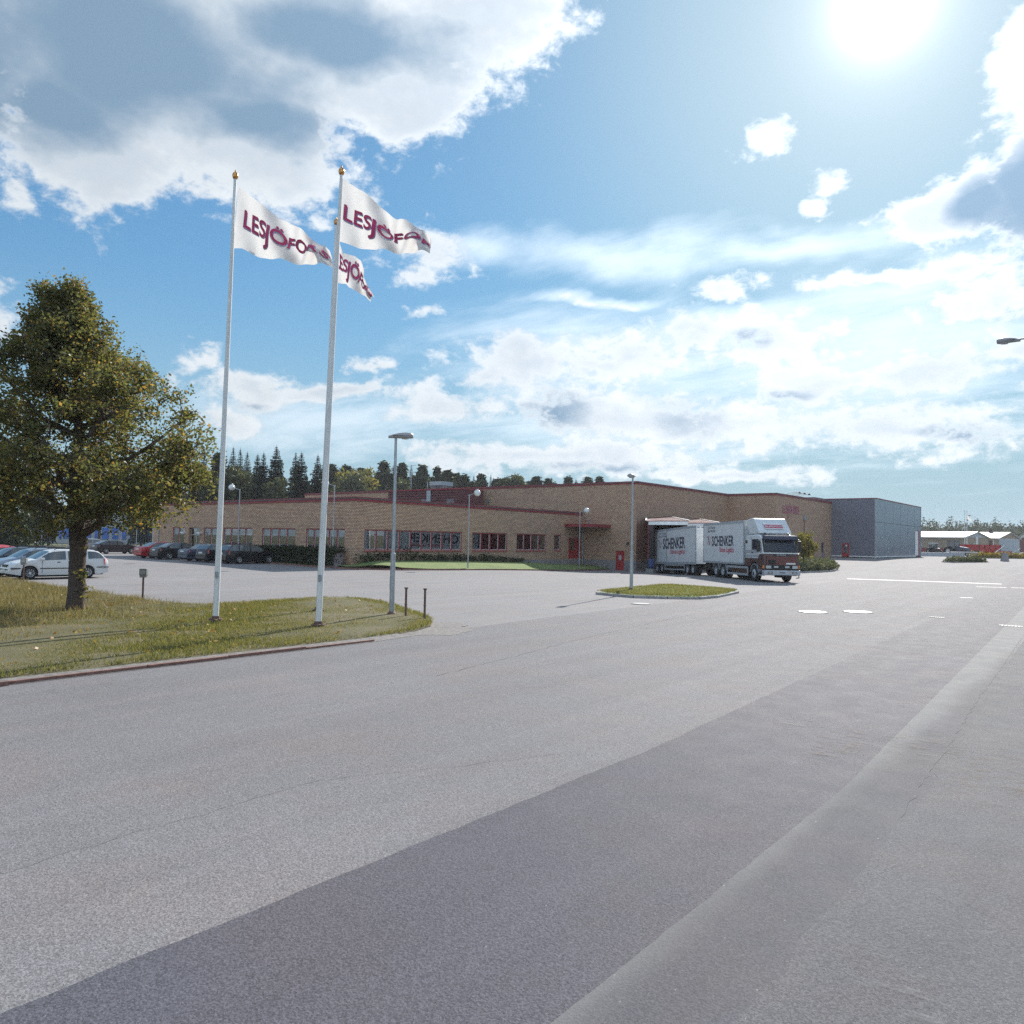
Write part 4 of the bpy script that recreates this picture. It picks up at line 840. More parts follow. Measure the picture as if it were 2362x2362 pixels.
# row of tall spruces close behind the office wing (x, y, top)
NEAR = [(-127.5, 71.0, 17.5, 'slim', 'slender spruce at the left end of the row, touching the linden crown'), (-127.9, 76.9, 18.3, 'slim', 'tall spruce just right of the left flagpole'), (-124.4, 76.2, 17.8, 'slim', 'spruce second to the right of the left flagpole'), (-126.8, 79.1, 17.6, 'slim', 'narrow spruce tip above the leftmost globe lamp'),
 (-125.6, 80.5, 17.3, 'spruce', 'lower broad spruce between the globe lamp and the tallest spruce'), (-115.1, 77.4, 17.9, 'spruce', 'tallest spruce with a long spire behind the office wing'), (-115.1, 74.9, 16.5, 'spruce', 'broad spruce leaning on the left of the tallest one'), (-123.0, 86.9, 18.1, 'spruce', 'left one of the twin topped dense spruces'), (-114.4, 82.0, 17.2, 'spruce', 'right one of the twin topped dense spruces'),
 (-111.8, 83.6, 16.8, 'spruce', 'dark spruce half hidden by the right flagpole'), (-120.8, 91.9, 17.5, 'slim', 'spruce peeping out right behind the right flagpole')]
for x, y, tz, kd, lb_ in NEAR: plant(kd, x, y, tz, lb_, 'spruces behind the office wing')
for x, y, tz, lb_ in [(-121, 68, 13.0, 'grey green birch beside the linden crown, under the left spruce'), (-118, 72, 13.6, 'pale birch in front of the spruces by the left flagpole'), (-111, 75, 11.6, 'small birch between the spruces behind the leftmost globe lamp')]: plant('birch', x, y, tz, lb_, 'birches among the spruces')
FAR = [(-153.4, 119.0, 19.7), (-156.8, 123.9, 19.1), (-150.7, 121.3, 19.4), (-151.5, 124.1, 19.7), (-143.8, 120.2, 18.4), (-148.1, 126.7, 20.0), (-148.3, 131.3, 21.1), (-142.4, 129.0, 20.2), (-143.2, 132.8, 20.7), (-140.7, 133.5, 20.4), (-131.5, 128.4, 19.3), (-138.8, 136.8, 20.3), (-134.7, 136.7, 19.6), (-130.4, 134.2, 18.8), (-126.4, 131.9, 18.2), (-133.9, 143.0, 19.1), (-128.3, 139.5, 17.7), (-129.0, 143.9, 18.2), (-129.3, 147.0, 18.6), (-125.1, 147.0, 17.9), (-114.1, 150.4, 17.6), (-115.9, 159.0, 18.5), (-112.0, 161.0, 18.2), (-103.5, 151.9, 17.1), (-101.7, 154.1, 17.3), (-101.5, 155.9, 17.6), (-106.6, 167.1, 18.6)]
ORD = ['first', 'second', 'third', 'fourth', 'fifth', 'sixth', 'seventh', 'eighth']
PLACE = [(8, 'from the left between the right flagpole and the lamp post'), (5, 'from the left between the lamp post and the roof fan'), (4, 'between the roof fan and the globe lamp'), (3, 'between the globe lamp and the twin aspen'), (7, 'to the right of the twin aspen over the roof')]
WHERE = [ORD[k] + ' ' + w for n, w in PLACE for k in range(n)]
for i, (x, y, tz) in enumerate(FAR):
    kd = ('pine', 'slim', 'pine', 'spruce')[i % 4]
    plant(kd, x, y, tz, ('dark spruce top, ' if kd != 'pine' else 'rounded pine top, ') + WHERE[i], 'forest beyond the factory')
for (x, y, tz, kd, lb_) in [(-124.7, 151.6, 19.6, 'aspen', 'left stem of the pale twin crowned aspen over the factory roof'), (-117.7, 146.4, 19.6, 'aspen', 'right stem of the pale twin crowned aspen over the factory roof'), (-137, 112, 16.6, 'birch', 'large round pale birch left of the lamp post, over the factory roof'), (-141, 117, 18.6, 'autumn', 'yellow tinged maple top behind the round pale birch'), (-126, 116, 15.2, 'birch', 'light green birch between the lamp post and the roof fan')]: plant(kd, x, y, tz, lb_, 'broadleaf trees beyond the factory')
for i in range(140):                  # the rest of the wood, lower between the tops
    t = i / 140; x = -158 + 62 * t + fr.uniform(-5, 5); y = 122 + 44 * t + fr.uniform(-4, 14); plant(fr.choice(['pine', 'spruce', 'slim', 'pine']), x, y, 17.8 - 1.6 * t + (fr.uniform(-2.0, 1.3) if t < .55 else fr.uniform(-3.4, .8)), 'lower tree filling the forest edge behind the factory roof', 'forest beyond the factory')
for i in range(13): plant(fr.choice(['spruce', 'birch', 'slim']), -135 + 2.2 * i + fr.uniform(-2, 2), 82 + 1.2 * i + fr.uniform(0, 10), fr.uniform(11, 14.5), 'lower tree filling the gaps behind the row of spruces', 'trees behind the row of spruces')
# wood on the horizon at the far right: one mass
pts = []
wr = random.Random(4); V = []; F = []
for i in range(1500):
    az_ = R(wr.uniform(-22, 6)); D = wr.uniform(420, 640); x, y = D * math.sin(az_), D * math.cos(az_); h = wr.uniform(9.5, 14) + (3 if wr.random() < .12 else 0); zb_ = field_z(x, y); w = wr.uniform(3.2, 5.2); con = wr.random() < .45
    for k in range(60):
        t = wr.random() ** 1.3; zz = zb_ + h * (.15 + .85 * t); rad = w * ((1.05 - t) if con else math.sin(PI * (.15 + .8 * t)) ** .6) * wr.uniform(.5, 1.0); a = wr.uniform(0, 6.28); cx, cy = x + rad * math.cos(a), y + rad * math.sin(a); n = len(V); s = wr.uniform(.55, 1.2)
        for _ in range(3): V.append((cx + wr.uniform(-s, s), cy + wr.uniform(-s, s), zz + wr.uniform(-s, s) * .9))
        F.append((n, n + 1, n + 2))
o = stuff(link('far_woodland', raw_mesh('far_woodland', np.array(V), np.array(F), M['pine'])))
# dark wood at the far left behind the fence
for i, (x, y, tz, kd, lb_) in enumerate([(-122, 38.5, 12, 'birch', 'bushy dark tree behind the fence at the left picture edge'), (-128, 45, 15, 'spruce', 'first dark spruce behind the wire fence from the left'), (-124, 50, 14, 'pine', 'bare stemmed pine in front of the blue hoardings'), (-130, 55, 15, 'pine', 'pine with a bare trunk left of the linden trunk'), (-118, 56, 14, 'slim', 'spruce right behind the linden trunk'), (-121, 62, 15, 'pine', 'pine with a bare trunk right of the linden trunk, behind the dark hatchback'),
    (-110, 60, 13, 'spruce', 'drooping spruce near the end of the office wing'), (-106, 63, 13, 'slim', 'dark spruce touching the end of the office wing'), (-114, 66, 15, 'pine', 'pine standing between the two end spruces')]): plant(kd, x, y, tz, lb_, 'trees beyond the fence at the left')
bsh = root('bush', 'big rounded dark green bush in front of the fence at the far left', 'bush', (-104, 33.5, .14)); link('foliage', round_crown('foliage', 4.6, 3.4, M['hedge'], 31, .02, .26, 620, 7, 12), bsh); link('stems', MB().path([(0, 0, 0), (.2, .1, 1.5), (.4, .1, 3)], [.12, .08, .03], 6).mesh('stems', M['bark'], fix=False), bsh)
# hedge under the office windows, shrubs along the wing
hd = root('hedge', 'clipped dark green hedge under the office windows behind the black estate car', 'hedge', (-50, 35.9, .2)); hp = [(fr.uniform(-5.0, 4.9), (-.55 if fr.random() < .45 else fr.uniform(-.55, .5)) + fr.gauss(0, .05), fr.uniform(.05, 1.12) if fr.random() < .6 else 1.12 + fr.gauss(0, .05)) for _ in range(2600)]
link('foliage', leaf_mesh('foliage', hp, .10, M['hedge'], 6, .07, 41), hd); link('stems', MB().box(-4.9, 4.8, -.38, .38, -.1, .9).mesh('stems', M['room']), hd)
SHB = ['low sparse shrub below the window band of the wing, next to its corner', 'leafy shrub under the first panes of the long window band', 'bushy shrub under the third pane of the long window band', 'shrub under the middle of the long window band', 'low shrub under the right part of the long window band', 'small shrub under the last pane of the long window band', 'shrub below the brick pier between the two window bands', 'shrub under the left panes of the four pane window', 'thin shrub under the right panes of the four pane window', 'last low shrub before the concrete plinth']
for i, y in enumerate([37.6, 39.6, 41.9, 43.8, 45.6, 47.4, 49.2, 51.2, 53.3, 55.4]):
    h = (.5, .62, .75, .5, .42, .5, .38, .55, .42, .35)[i]; s = root('shrub', SHB[i], 'shrub', (-44.05, y, bl_z(-44.05, y)), 0, 'shrubs along the office wing')
    link('foliage', leaf_mesh('foliage', [(fr.gauss(0, .18), fr.gauss(0, .55), abs(fr.gauss(h * .55, h * .28))) for _ in range(75)], .10, M['hedge'], 5, .08, 50 + i), s); mb = MB()
    for k in range(5): mb.path([(0, k * .12 - .24, 0), (fr.gauss(0, .1), k * .3 - .6, h * .8)], [.02, .008], 4)
    link('stems', mb.mesh('stems', M['bark'], fix=False), s)
# small tree and planted bed at the corner of the hall
BED = [(-24.9, 67.6), (-22.9, 68.0), (-21.6, 70.2), (-21.2, 72.2), (-21.8, 75.5), (-23.6, 80.5), (-26, 85), (-29.6, 87), (-31.5, 84), (-30.5, 76), (-28, 70.5)]
bed = lawn('planting_bed', BED, (-25.5, 76), lambda x, y, d: gz(x, y) + .08 + .25 * sst(0, .7, d), M['lawn'], step=.5); kerb_chain(bed, BED, 1.1, .16, .13, M['kerb_stone'])
px_ = np.array([(fr.uniform(-32, -21), fr.uniform(67, 87)) for _ in range(5200)]); px_ = px_[inside(BED, px_[:, 0], px_[:, 1])]
stuff(link('ground_cover', leaf_mesh('ground_cover', [(x, y, gz(x, y) + .30 + abs(fr.gauss(0, .16))) for x, y in px_], .16, M['bed'], 5, .12, 61)))
st_ = root('small_tree', 'small round headed young tree with yellowing leaves beside the truck cab', 'tree', (-24.2, 73.4, gz(-24.2, 73.4) + .1)); link('crown', round_crown('crown', 3.3, 1.55, M['yellowing'], 71, .42, .15, 300, 6, 13), st_); link('trunk', MB().path([(0, 0, -.1), (.02, 0, 1.2), (0, .05, 2.4)], [.06, .045, .02], 7).mesh('trunk', M['bark'], fix=False), st_)
# grass blades
def blades(name, P, n, hmin, hmax, w, m, seed, zf, sel=None, lean=.45, bx=None):
    g = np.random.default_rng(seed); x0, x1, y0, y1 = bx; x = g.uniform(x0, x1, n); y = g.uniform(y0, y1, n); k = inside(P, x, y)
    if sel is not None: k &= sel(x, y, g)
    x, y = x[k], y[k]; n = len(x); z = np.array([zf(a, b) for a, b in zip(x, y)]); h = g.uniform(hmin, hmax, n); a = g.uniform(0, 6.283, n); lx, ly = g.normal(0, lean, n) * h, g.normal(0, lean, n) * h
    v = np.empty((n, 3, 3)); v[:, 0] = np.c_[x - np.cos(a) * w, y - np.sin(a) * w, z - .02]; v[:, 1] = np.c_[x + np.cos(a) * w, y + np.sin(a) * w, z - .02]; v[:, 2] = np.c_[x + lx, y + ly, z + h]
    print(name, n); return stuff(link(name, raw_mesh(name, v.reshape(-1, 3), np.arange(3 * n).reshape(n, 3), m)))
def tall(x, y): return 1 / (1 + np.exp(-((-x - 20.5) - .55 * (y - 7.0) + .9 * np.sin(x * 1.7) + .6 * np.sin(y * 2.3 + x)) * 1.6)) * (1 / (1 + np.exp((x + 15.6) * 2.2)))
fh = lambda a, b: .085
BX = (-45, -13.7, 1.5, 18.8)
blades('lawn_grass', FRONT, 420000, .03, .08, .009, M['blade'], 1, fh, lambda x, y, g: g.random(len(x)) < (1 - .6 * tall(x, y)) * (.35 + .65 * (np.sin(x * 1.9 + 1.3 * np.sin(y * 1.1)) * np.sin(y * 2.3 + np.sin(x * 2.7)) > -.45)), .5, BX)
blades('dry_grass', FRONT, 170000, .07, .24, .008, M['dry'], 2, fh, lambda x, y, g: (g.random(len(x)) < tall(x, y) * (.35 + .65 * (np.sin(x * 2.1) * np.sin(y * 2.7) > -.2))), .38, BX)
blades('island_grass', ISL, 26000, .03, .09, .014, M['blade'], 3, lambda x, y: gz(x, y) + .165, None, .5, (-19.4, -14, 28.4, 37))
g_ = np.random.default_rng(9); lx = g_.uniform(-34, -14, 900); ly = g_.uniform(3, 18.4, 900); kk = inside(FRONT, lx, ly) & (g_.random(900) < np.exp(-((lx + 21) ** 2) / 90)); 
stuff(link('fallen_leaves', leaf_mesh('fallen_leaves', np.c_[lx[kk], ly[kk], np.full(kk.sum(), .15)], .055, M['fallen'], 1, 0, 12, flat=.8)))

# ---------------------------------------------------------------- flagpoles and flags
RT = Vector((.7776, .6284, 0)); FWv = Vector((-.6287, .7769, 0))       # flags stream along RT
def curve(P, t):
    L = [0]
    for a, b in zip(P, P[1:]): L.append(L[-1] + math.hypot(b[0] - a[0], b[1] - a[1]))
    s = t * L[-1]
    for i in range(len(P) - 1):
        if s <= L[i + 1] + 1e-9: k = (s - L[i]) / (L[i + 1] - L[i] + 1e-9); return (P[i][0] + (P[i + 1][0] - P[i][0]) * k, P[i][1] + (P[i + 1][1] - P[i][1]) * k)
    return P[-1]
def flag(label, top, bot, org, amp, seed, txt_rect, chars=9, folds=2.3):
    """white cloth between an upper and a lower edge curve (metres along the wind, metres up)"""
    t = root('flag', label, 'flag', org, 0, 'company flags'); r = random.Random(seed); ph = r.uniform(0, 6)
    def surf(s, v):
        a, b = curve(top, s), curve(bot, s); x = a[0] + (b[0] - a[0]) * v; z = a[1] + (b[1] - a[1]) * v
        d = amp * s ** .7 * math.sin(2 * PI * (folds * s - .55 * v) + ph) + amp * .45 * s * math.sin(2 * PI * (folds * 2.1 * s + .8 * v) + ph * 2) + .05 * math.sin(5 * v + 9 * s) * s
        z += .035 * s * math.sin(7 * s + 3 * v); return RT * x + FWv * d + Vector((0, 0, z))
    n, m = 64, 26; v = [tuple(surf(i / n, j / m)) for j in range(m + 1) for i in range(n + 1)]; f = [(j * (n + 1) + i, j * (n + 1) + i + 1, (j + 1) * (n + 1) + i + 1, (j + 1) * (n + 1) + i) for j in range(m) for i in range(n)]
    me = bpy.data.meshes.new('cloth'); me.from_pydata(v, [], f); me.materials.append(M['flag']); me.polygons.foreach_set('use_smooth', [True] * len(f)); me.update(); link('cloth', me, t)
    s0, s1, v0, v1 = txt_rect; lay, tw = logo_layout(.08)
    def nrm(s, v):
        e = .004; return ((surf(min(1, s + e), v) - surf(s, v)).cross(surf(s, min(1, v + e)) - surf(s, v))).normalized()
    for off, m_, dx_, nm in ((.012, M['purple'], .014, 'lettering_shade'), (.016, M['flag_red'], 0, 'lettering')):
        for side in (1, -1):
            for ch, x, dy, sc in lay[:chars]:
                def to3(a, b, x=x, dy=dy, sc=sc):
                    s = s0 + (s1 - s0) * ((x + a * sc) / tw + dx_ * .6); q = v1 - (v1 - v0) * ((dy + b * sc) / .69) + dx_ * 1.4; s = min(.999, s); q = min(.995, max(.0, q)); nn = nrm(s, q); nn = nn if nn.dot(FWv) < 0 else -nn
                    return surf(s, q) + nn * off * side
                vv, ff = glyphs(ch, 1.0, .018); mn = min(p[0] for p in vv)
                letter_obj(nm, ch, m_, t, lambda a, b, mn=mn, to3=to3: to3(a + mn, b), w=None, h=None, offset=.018, refine=2)
    return t
def flagpole(x, y, z, h, lean, label, r0=.078):
    t = root('flagpole', label, 'flagpole', (x, y, z), 0, 'white flagpoles on the lawn'); lx = Vector((RT.x, RT.y, 0)) * lean
    tp = lx * h + Vector((0, 0, h)); MB().path([(0, 0, -.1), tuple(lx * h * .5 + Vector((0, 0, h * .5))), tuple(tp)], [r0, r0 * .80, r0 * .50], 16).build('pole', M['pole'], t, smooth=True, fix=False)
    MB().lathe([(.0, .10), (.03, .08), (.03, .02), (.045, .02), (.065, .05), (.078, .10), (.072, .155), (.05, .19), (.022, .21), (.015, .26), (0, .28)], tuple(tp - Vector((0, 0, .04))), n=16).build('ball_finial', M['gold'], t, smooth=True)
    b = MB(); b.lathe([(r0 + .10, .0), (r0 + .10, .025), (r0 + .02, .03), (r0 + .015, .10), (r0, .10)], n=16)
    for k in range(4): b.lathe([(.018, .025), (.018, .05), (0, .05)], ((r0 + .07) * math.cos(k * 1.57), (r0 + .07) * math.sin(k * 1.57), 0), n=6)
    b.build('foot_plate', M['rust'], t)
    MB().path([tuple(Vector((r0 * .9, -.06, 1.2))), tuple(tp + Vector((r0 * .62, -.03, -.25)))], [.006, .006], 4).build('halyard', M['white'], t, fix=False)
    MB().box(r0 * .6, r0 + .05, -.09, -.03, 1.1, 1.25).build('cleat', M['galv'], t); return tp
U1 = .00320; U2 = .00307; U3 = .00365
def crv(P, u, x0, y0): return [((a - x0) * u, -(b - y0) * u) for a, b in P]
tp1 = flagpole(-18.55, 10.80, .13, 11.62, .0125, 'left white flagpole, nearest the linden')
tp2 = flagpole(-15.85, 12.00, .13, 11.42, .0240, 'tallest looking white flagpole, nearest the lamp post')
tp3 = flagpole(-19.10, 14.45, .12, 11.75, .0190, 'rear white flagpole, mostly hidden behind the one nearest the lamp post')
f1t = crv([(147, 195), (300, 310), (400, 385), (480, 440), (560, 478), (640, 520), (700, 560), (755, 610), (800, 630), (860, 650), (905, 700), (925, 770)], U1, 120, 95)
f1b = crv([(122, 712), (200, 715), (270, 745), (330, 770), (420, 792), (500, 805), (600, 820), (700, 835), (800, 842), (870, 850), (915, 852), (940, 842)], U1, 120, 95)
flag('white company flag on the left pole, full lettering showing', f1t, f1b, (-18.55 + tp1.x, 10.80 + tp1.y, .13 + tp1.z + .1), .24, 3, (.08, .93, .30, .60))
f2t = crv([(1010, 135), (1150, 230), (1290, 330), (1400, 420), (1480, 490), (1570, 492), (1680, 530), (1738, 590), (1752, 640)], U2, 1000, 70)
f2b = crv([(987, 665), (1070, 690), (1200, 715), (1300, 732), (1400, 745), (1500, 754), (1600, 760), (1690, 755), (1745, 742)], U2, 1000, 70)
flag('white company flag blown out furthest right, its end curling over', f2t, f2b, (-15.85 + tp2.x, 12.00 + tp2.y, .13 + tp2.z + .1), .22, 8, (.04, 1.12, .38, .62), 8)
f3t = crv([(958, 560), (985, 640), (1010, 700), (1100, 715), (1160, 760), (1190, 840), (1195, 910), (1232, 985), (1275, 1065)], U3, 945, 430)
f3b = crv([(948, 945), (975, 950), (1040, 955), (1070, 990), (1100, 1012), (1150, 1035), (1200, 1060), (1230, 1085), (1250, 1100)], U3, 945, 430)
flag('sagging white company flag seen between the poles, lowest of the three', f3t, f3b, (-19.10 + tp3.x, 14.45 + tp3.y, .12 + tp3.z + .1), .16, 5, (.02, 1.0, .22, .62), 9, 1.6)

# ---------------------------------------------------------------- lamp posts, posts and boxes
def cobra(name, label, x, y, z, h, arm_az, overhang, L=.72, pole_r=.062, group='street lamps'):
    t = root(name, label, 'street lamp', (x, y, z), arm_az, group)     # local +x: where the head points
    MB().path([(0, 0, -.1), (0, 0, h * .34), (0, 0, h * .34 + .04), (0, 0, h - .02)], [pole_r * 1.25, pole_r * 1.15, pole_r * .82, pole_r * .62], 12).build('pole', M['galv'], t, smooth=True, fix=False)
    MB().lathe([(pole_r * 2.2, .0), (pole_r * 2.0, .05), (pole_r * 1.3, .10), (pole_r * 1.2, .10)], n=12).build('foot_collar', M['rust'], t)
    MB().box(-pole_r * 1.22, pole_r * .2, -.05, .05, .75, 1.1).build('service_hatch', M['galv'], t)
    a = -.22
    if overhang > .3: MB().path([(0, 0, h - .05), (overhang * .5, 0, h + .03), (overhang, 0, h + .02)], [.032, .03, .028], 8).build('arm', M['galv'], t, fix=False); a = overhang - .1
    hb = MB(); n = 9
    prof = [(0, .015, .02), (.10, .05, .04), (.25, .085, .075), (.45, .12, .105), (.7, .14, .125), (.9, .145, .118), (1.0, .125, .085)]
    rings = []
    for (s, w, tp_) in prof:
        rings.append([(a + s * L, w * math.cos(q), h + (tp_ * math.sin(q) if math.sin(q) > 0 else .055 * math.sin(q) * (1.0 if s < 1 else .8))) for q in [2 * PI * j / 14 for j in range(14)]])
    k = len(hb.v)
    for rg in rings: hb.v += rg
    for i in range(len(rings) - 1):
        for j in range(14): hb.f.append((k + i * 14 + j, k + i * 14 + (j + 1) % 14, k + (i + 1) * 14 + (j + 1) % 14, k + (i + 1) * 14 + j)); hb.i.append(0)
    hb.f.append(tuple(range(k, k + 14))); hb.f.append(tuple(k + (len(rings) - 1) * 14 + j for j in range(14))); hb.i += [0, 0]
    hd_ = hb.build('lamp_head', M['lamp_grey'], t, smooth=True)
    MB().lathe([(0, -.075), (.10, -.06), (.115, -.03)], (a + .68 * L, 0, h - .012), n=14).build('glass_bowl', M['lens'], hd_, smooth=True)
    MB().box(a + .2 * L, a + .98 * L, -.142, .142, h + .012, h + .026).build('joint_band', M['room'], hd_); return t
az_r = math.atan2(.6284, .7776)
cobra('street_lamp', 'grey lamp post with a drop shaped head on the tip of the lawn', -16.81, 15.31, .10, 5.20, az_r, .1)
cobra('street_lamp', 'lamp post standing on the kerbed grass island, head seen end on', -17.80, 30.69, .16, 5.15, R(-74), .1)
rl = cobra('street_lamp', 'tall road lamp at the right picture edge, only its head in view', -.9, 28.2, 0, 8.82, PI, 1.92, .62, .075); 
mk_ = MB().box(1.96, 2.04, -.150, -.08, 8.82, 8.88).build('red_label', M['red_dark'], rl)
def globe_lamp(label, x, y, z, h, az, arm=.62):
    t = root('globe_lamp', label, 'globe lamp', (x, y, z), az, 'globe lamps along the office wing')
    MB().path([(0, 0, -.1), (0, 0, h * .3), (0, 0, h * .3 + .03), (0, 0, h)], [.055, .055, .042, .038], 8).build('pole', M['galv'], t, smooth=True, fix=False)
    MB().path([(-.08, 0, h - .06), (arm, 0, h + .14)], [.026, .024], 6).build('arm', M['galv'], t, fix=False); MB().lathe([(.055, h - .10), (.055, h + .02), (0, h + .03)], n=8).build('cap', M['galv'], t)
    MB().lathe([(.03, -.26), (.13, -.24), (.22, -.15), (.265, 0), (.235, .12), (.15, .20), (.05, .235), (0, .24)], (arm + .18, 0, h + .17), n=16).build('globe', M['globe'], t, smooth=True)
    MB().lathe([(.10, .0), (.10, .10), (.05, .16), (0, .16)], (arm + .16, 0, h + .32), n=10).build('gear_cap', M['lamp_grey'], t); return t
aL = math.atan2(-.6284, -.7776); aR = az_r
globe_lamp('globe lamp behind the parked cars, leftmost of the four', -57.53, 35.3, .15, 5.9, aL, .5)
globe_lamp('globe lamp half covered by a flagpole at the corner of the office wing', -46.25, 36.15, .25, 5.85, aL, .5)
globe_lamp('globe lamp on the lawn between the two big window bands', -40.95, 45.2, .06, 5.75, aR, .45)
globe_lamp('globe lamp in front of the red entrance canopy', -41.05, 61.0, -.28, 5.35, aR, .45)
for lb_, x, y in [('grey heater box on a post at the lawn edge, right of the linden', -26.33, 12.62), ('grey heater box on a post just behind the linden trunk', -31.95, 12.78), ('grey heater box on a post in front of the white estate car', -38.2, 13.0)]:
    t = root('heater_post', lb_, 'heater post', (x, y, .04), az_r, 'engine heater posts'); MB().tube((0, 0, -.1), (0, 0, .82), .034, n=8).build('post', M['rust'], t)
    bevel(MB().box(-.12, .13, -.07, .07, .86, 1.08).build('box', M['meter'], t), .012); MB().prism([(-.10, .78), (.10, .78), (.12, .86), (-.11, .86)], -.06, .06).build('collar', M['meter'], t); MB().box(-.08, .09, -.078, -.07, .90, 1.02).build('lid', M['lamp_grey'], t)
for lb_, x, y in [('brown steel post on the lawn tip, next to the lamp post', -16.18, 15.27), ('brown steel post at the very tip of the lawn', -15.56, 15.41)]:
    t = root('bollard', lb_, 'post', (x, y, .05), 0, 'brown posts on the lawn tip'); MB().tube((0, 0, -.1), (0, 0, .84), .032, n=10).build('post', M['rust'], t); MB().lathe([(.03, .83), (.055, .85), (.055, .88), (0, .885)], n=10).build('cap', M['rust'], t); MB().lathe([(.032, .38), (.042, .385), (.042, .41), (.032, .415)], n=10).build('collar', M['rust'], t)

# ---------------------------------------------------------------- cars
def paint(name, c, metal=0.0, rough=.3): return mat(name, c, rough, metal, coat=.35, spec=.35)
WHEELS = {}
def wheel_meshes(r, spokes):
    if (r, spokes) in WHEELS: return WHEELS[(r, spokes)]
    t = MB().lathe([(r * .62, -.09), (r * .93, -.10), (r, -.06), (r, .06), (r * .93, .10), (r * .66, .09), (r * .62, .03)], axis='y', n=26).mesh('wheel', M['tyre'], smooth=True)
    m = MB(); m.lathe([(r * .66, -.075), (r * .60, -.095), (r * .55, -.05), (r * .55, .0)], axis='y', n=26); m.lathe([(0, -.085), (r * .16, -.08), (r * .18, -.05)], axis='y', n=12)
    for k in range(spokes):
        a = 2 * PI * k / spokes; w = 1.2 / spokes
        P = [(r * .13, a - w * 1.2, -.075), (r * .60, a - w * .42, -.085), (r * .60, a + w * .42, -.085), (r * .13, a + w * 1.2, -.075)]
        m.face([(q * math.cos(t_), y, q * math.sin(t_)) for q, t_, y in P])
    rim = m.mesh('rim', M['rim'], fix=False); dk = MB().lathe([(0, -.02), (r * .56, -.02)], axis='y', n=20).mesh('brake_disc', M['dark']); WHEELS[(r, spokes)] = (t, rim, dk); return WHEELS[(r, spokes)]
def add_wheels(t, pos, r, spokes, width=1.0):
    a, b, c = wheel_meshes(r, spokes)
    for (x, y) in pos:
        w = link('wheel', a, t, (x, y, r)); link('rim', b, w); link('brake_disc', c, w)
        w.rotation_euler = (0, fr.uniform(0, 6), 0) if y < 0 else (0, 0, PI)
        w.scale = (1, width, 1)
SHAPE = {  # top outline, belt heights, windscreen / rear window / side window spans, wheelbase, overhangs, width
 'estate': dict(top=[(-2.24, .55), (-2.22, .86), (-2.12, 1.00), (-1.78, 1.33), (-1.60, 1.39), (-1.2, 1.415), (-.2, 1.43), (.30, 1.40), (.55, 1.33), (1.12, .97), (1.5, .90), (1.95, .78), (2.15, .66), (2.24, .50)], belt=(-2.2, 1.00, 1.15, .90), ws=(.50, 1.12), rw=(-2.11, -1.70), sw=[(-1.98, -1.22), (-1.12, -.30), (-.20, .86)], fa=1.36, ra=-1.20, W=1.72),
 'sedan': dict(top=[(-2.25, .55), (-2.22, .90), (-2.0, 1.0), (-1.55, 1.04), (-.95, 1.34), (-.65, 1.41), (-.1, 1.43), (.30, 1.38), (.50, 1.31), (1.10, .97), (1.5, .90), (1.95, .78), (2.16, .66), (2.25, .50)], belt=(-2.2, .97, 1.1, .90), ws=(.47, 1.10), rw=(-1.55, -.92), sw=[(-1.28, -.28), (-.18, .80)], fa=1.38, ra=-1.30, W=1.73),
 'boxy': dict(top=[(-2.25, .50), (-2.24, .86), (-2.05, .97), (-1.25, 1.00), (-.80, 1.33), (-.55, 1.39), (0, 1.40), (.40, 1.37), (.55, 1.32), (1.05, .98), (1.5, .94), (2.1, .86), (2.22, .72), (2.25, .5)], belt=(-2.2, .94, 1.05, .92), ws=(.53, 1.05), rw=(-1.25, -.78), sw=[(-1.02, -.22), (-.12, .82)], fa=1.40, ra=-1.22, W=1.68),
 'hatch': dict(top=[(-2.12, .55), (-2.10, .88), (-1.95, 1.0), (-1.15, 1.33), (-.85, 1.38), (-.2, 1.40), (.25, 1.36), (.45, 1.29), (1.05, .96), (1.5, .89), (1.9, .78), (2.05, .66), (2.12, .5)], belt=(-2.1, .96, 1.05, .90), ws=(.42, 1.05), rw=(-1.93, -1.12), sw=[(-1.62, -.98), (-.90, -.18), (-.08, .78)], fa=1.28, ra=-1.22, W=1.68)}
def interp(P, x):
    if x <= P[0][0]: return P[0][1]
    for (a, b), (c, d) in zip(P, P[1:]):
        if x <= c: k = (x - a) / (c - a); return b + (d - b) * k
    return P[-1][1]
CARS = {}
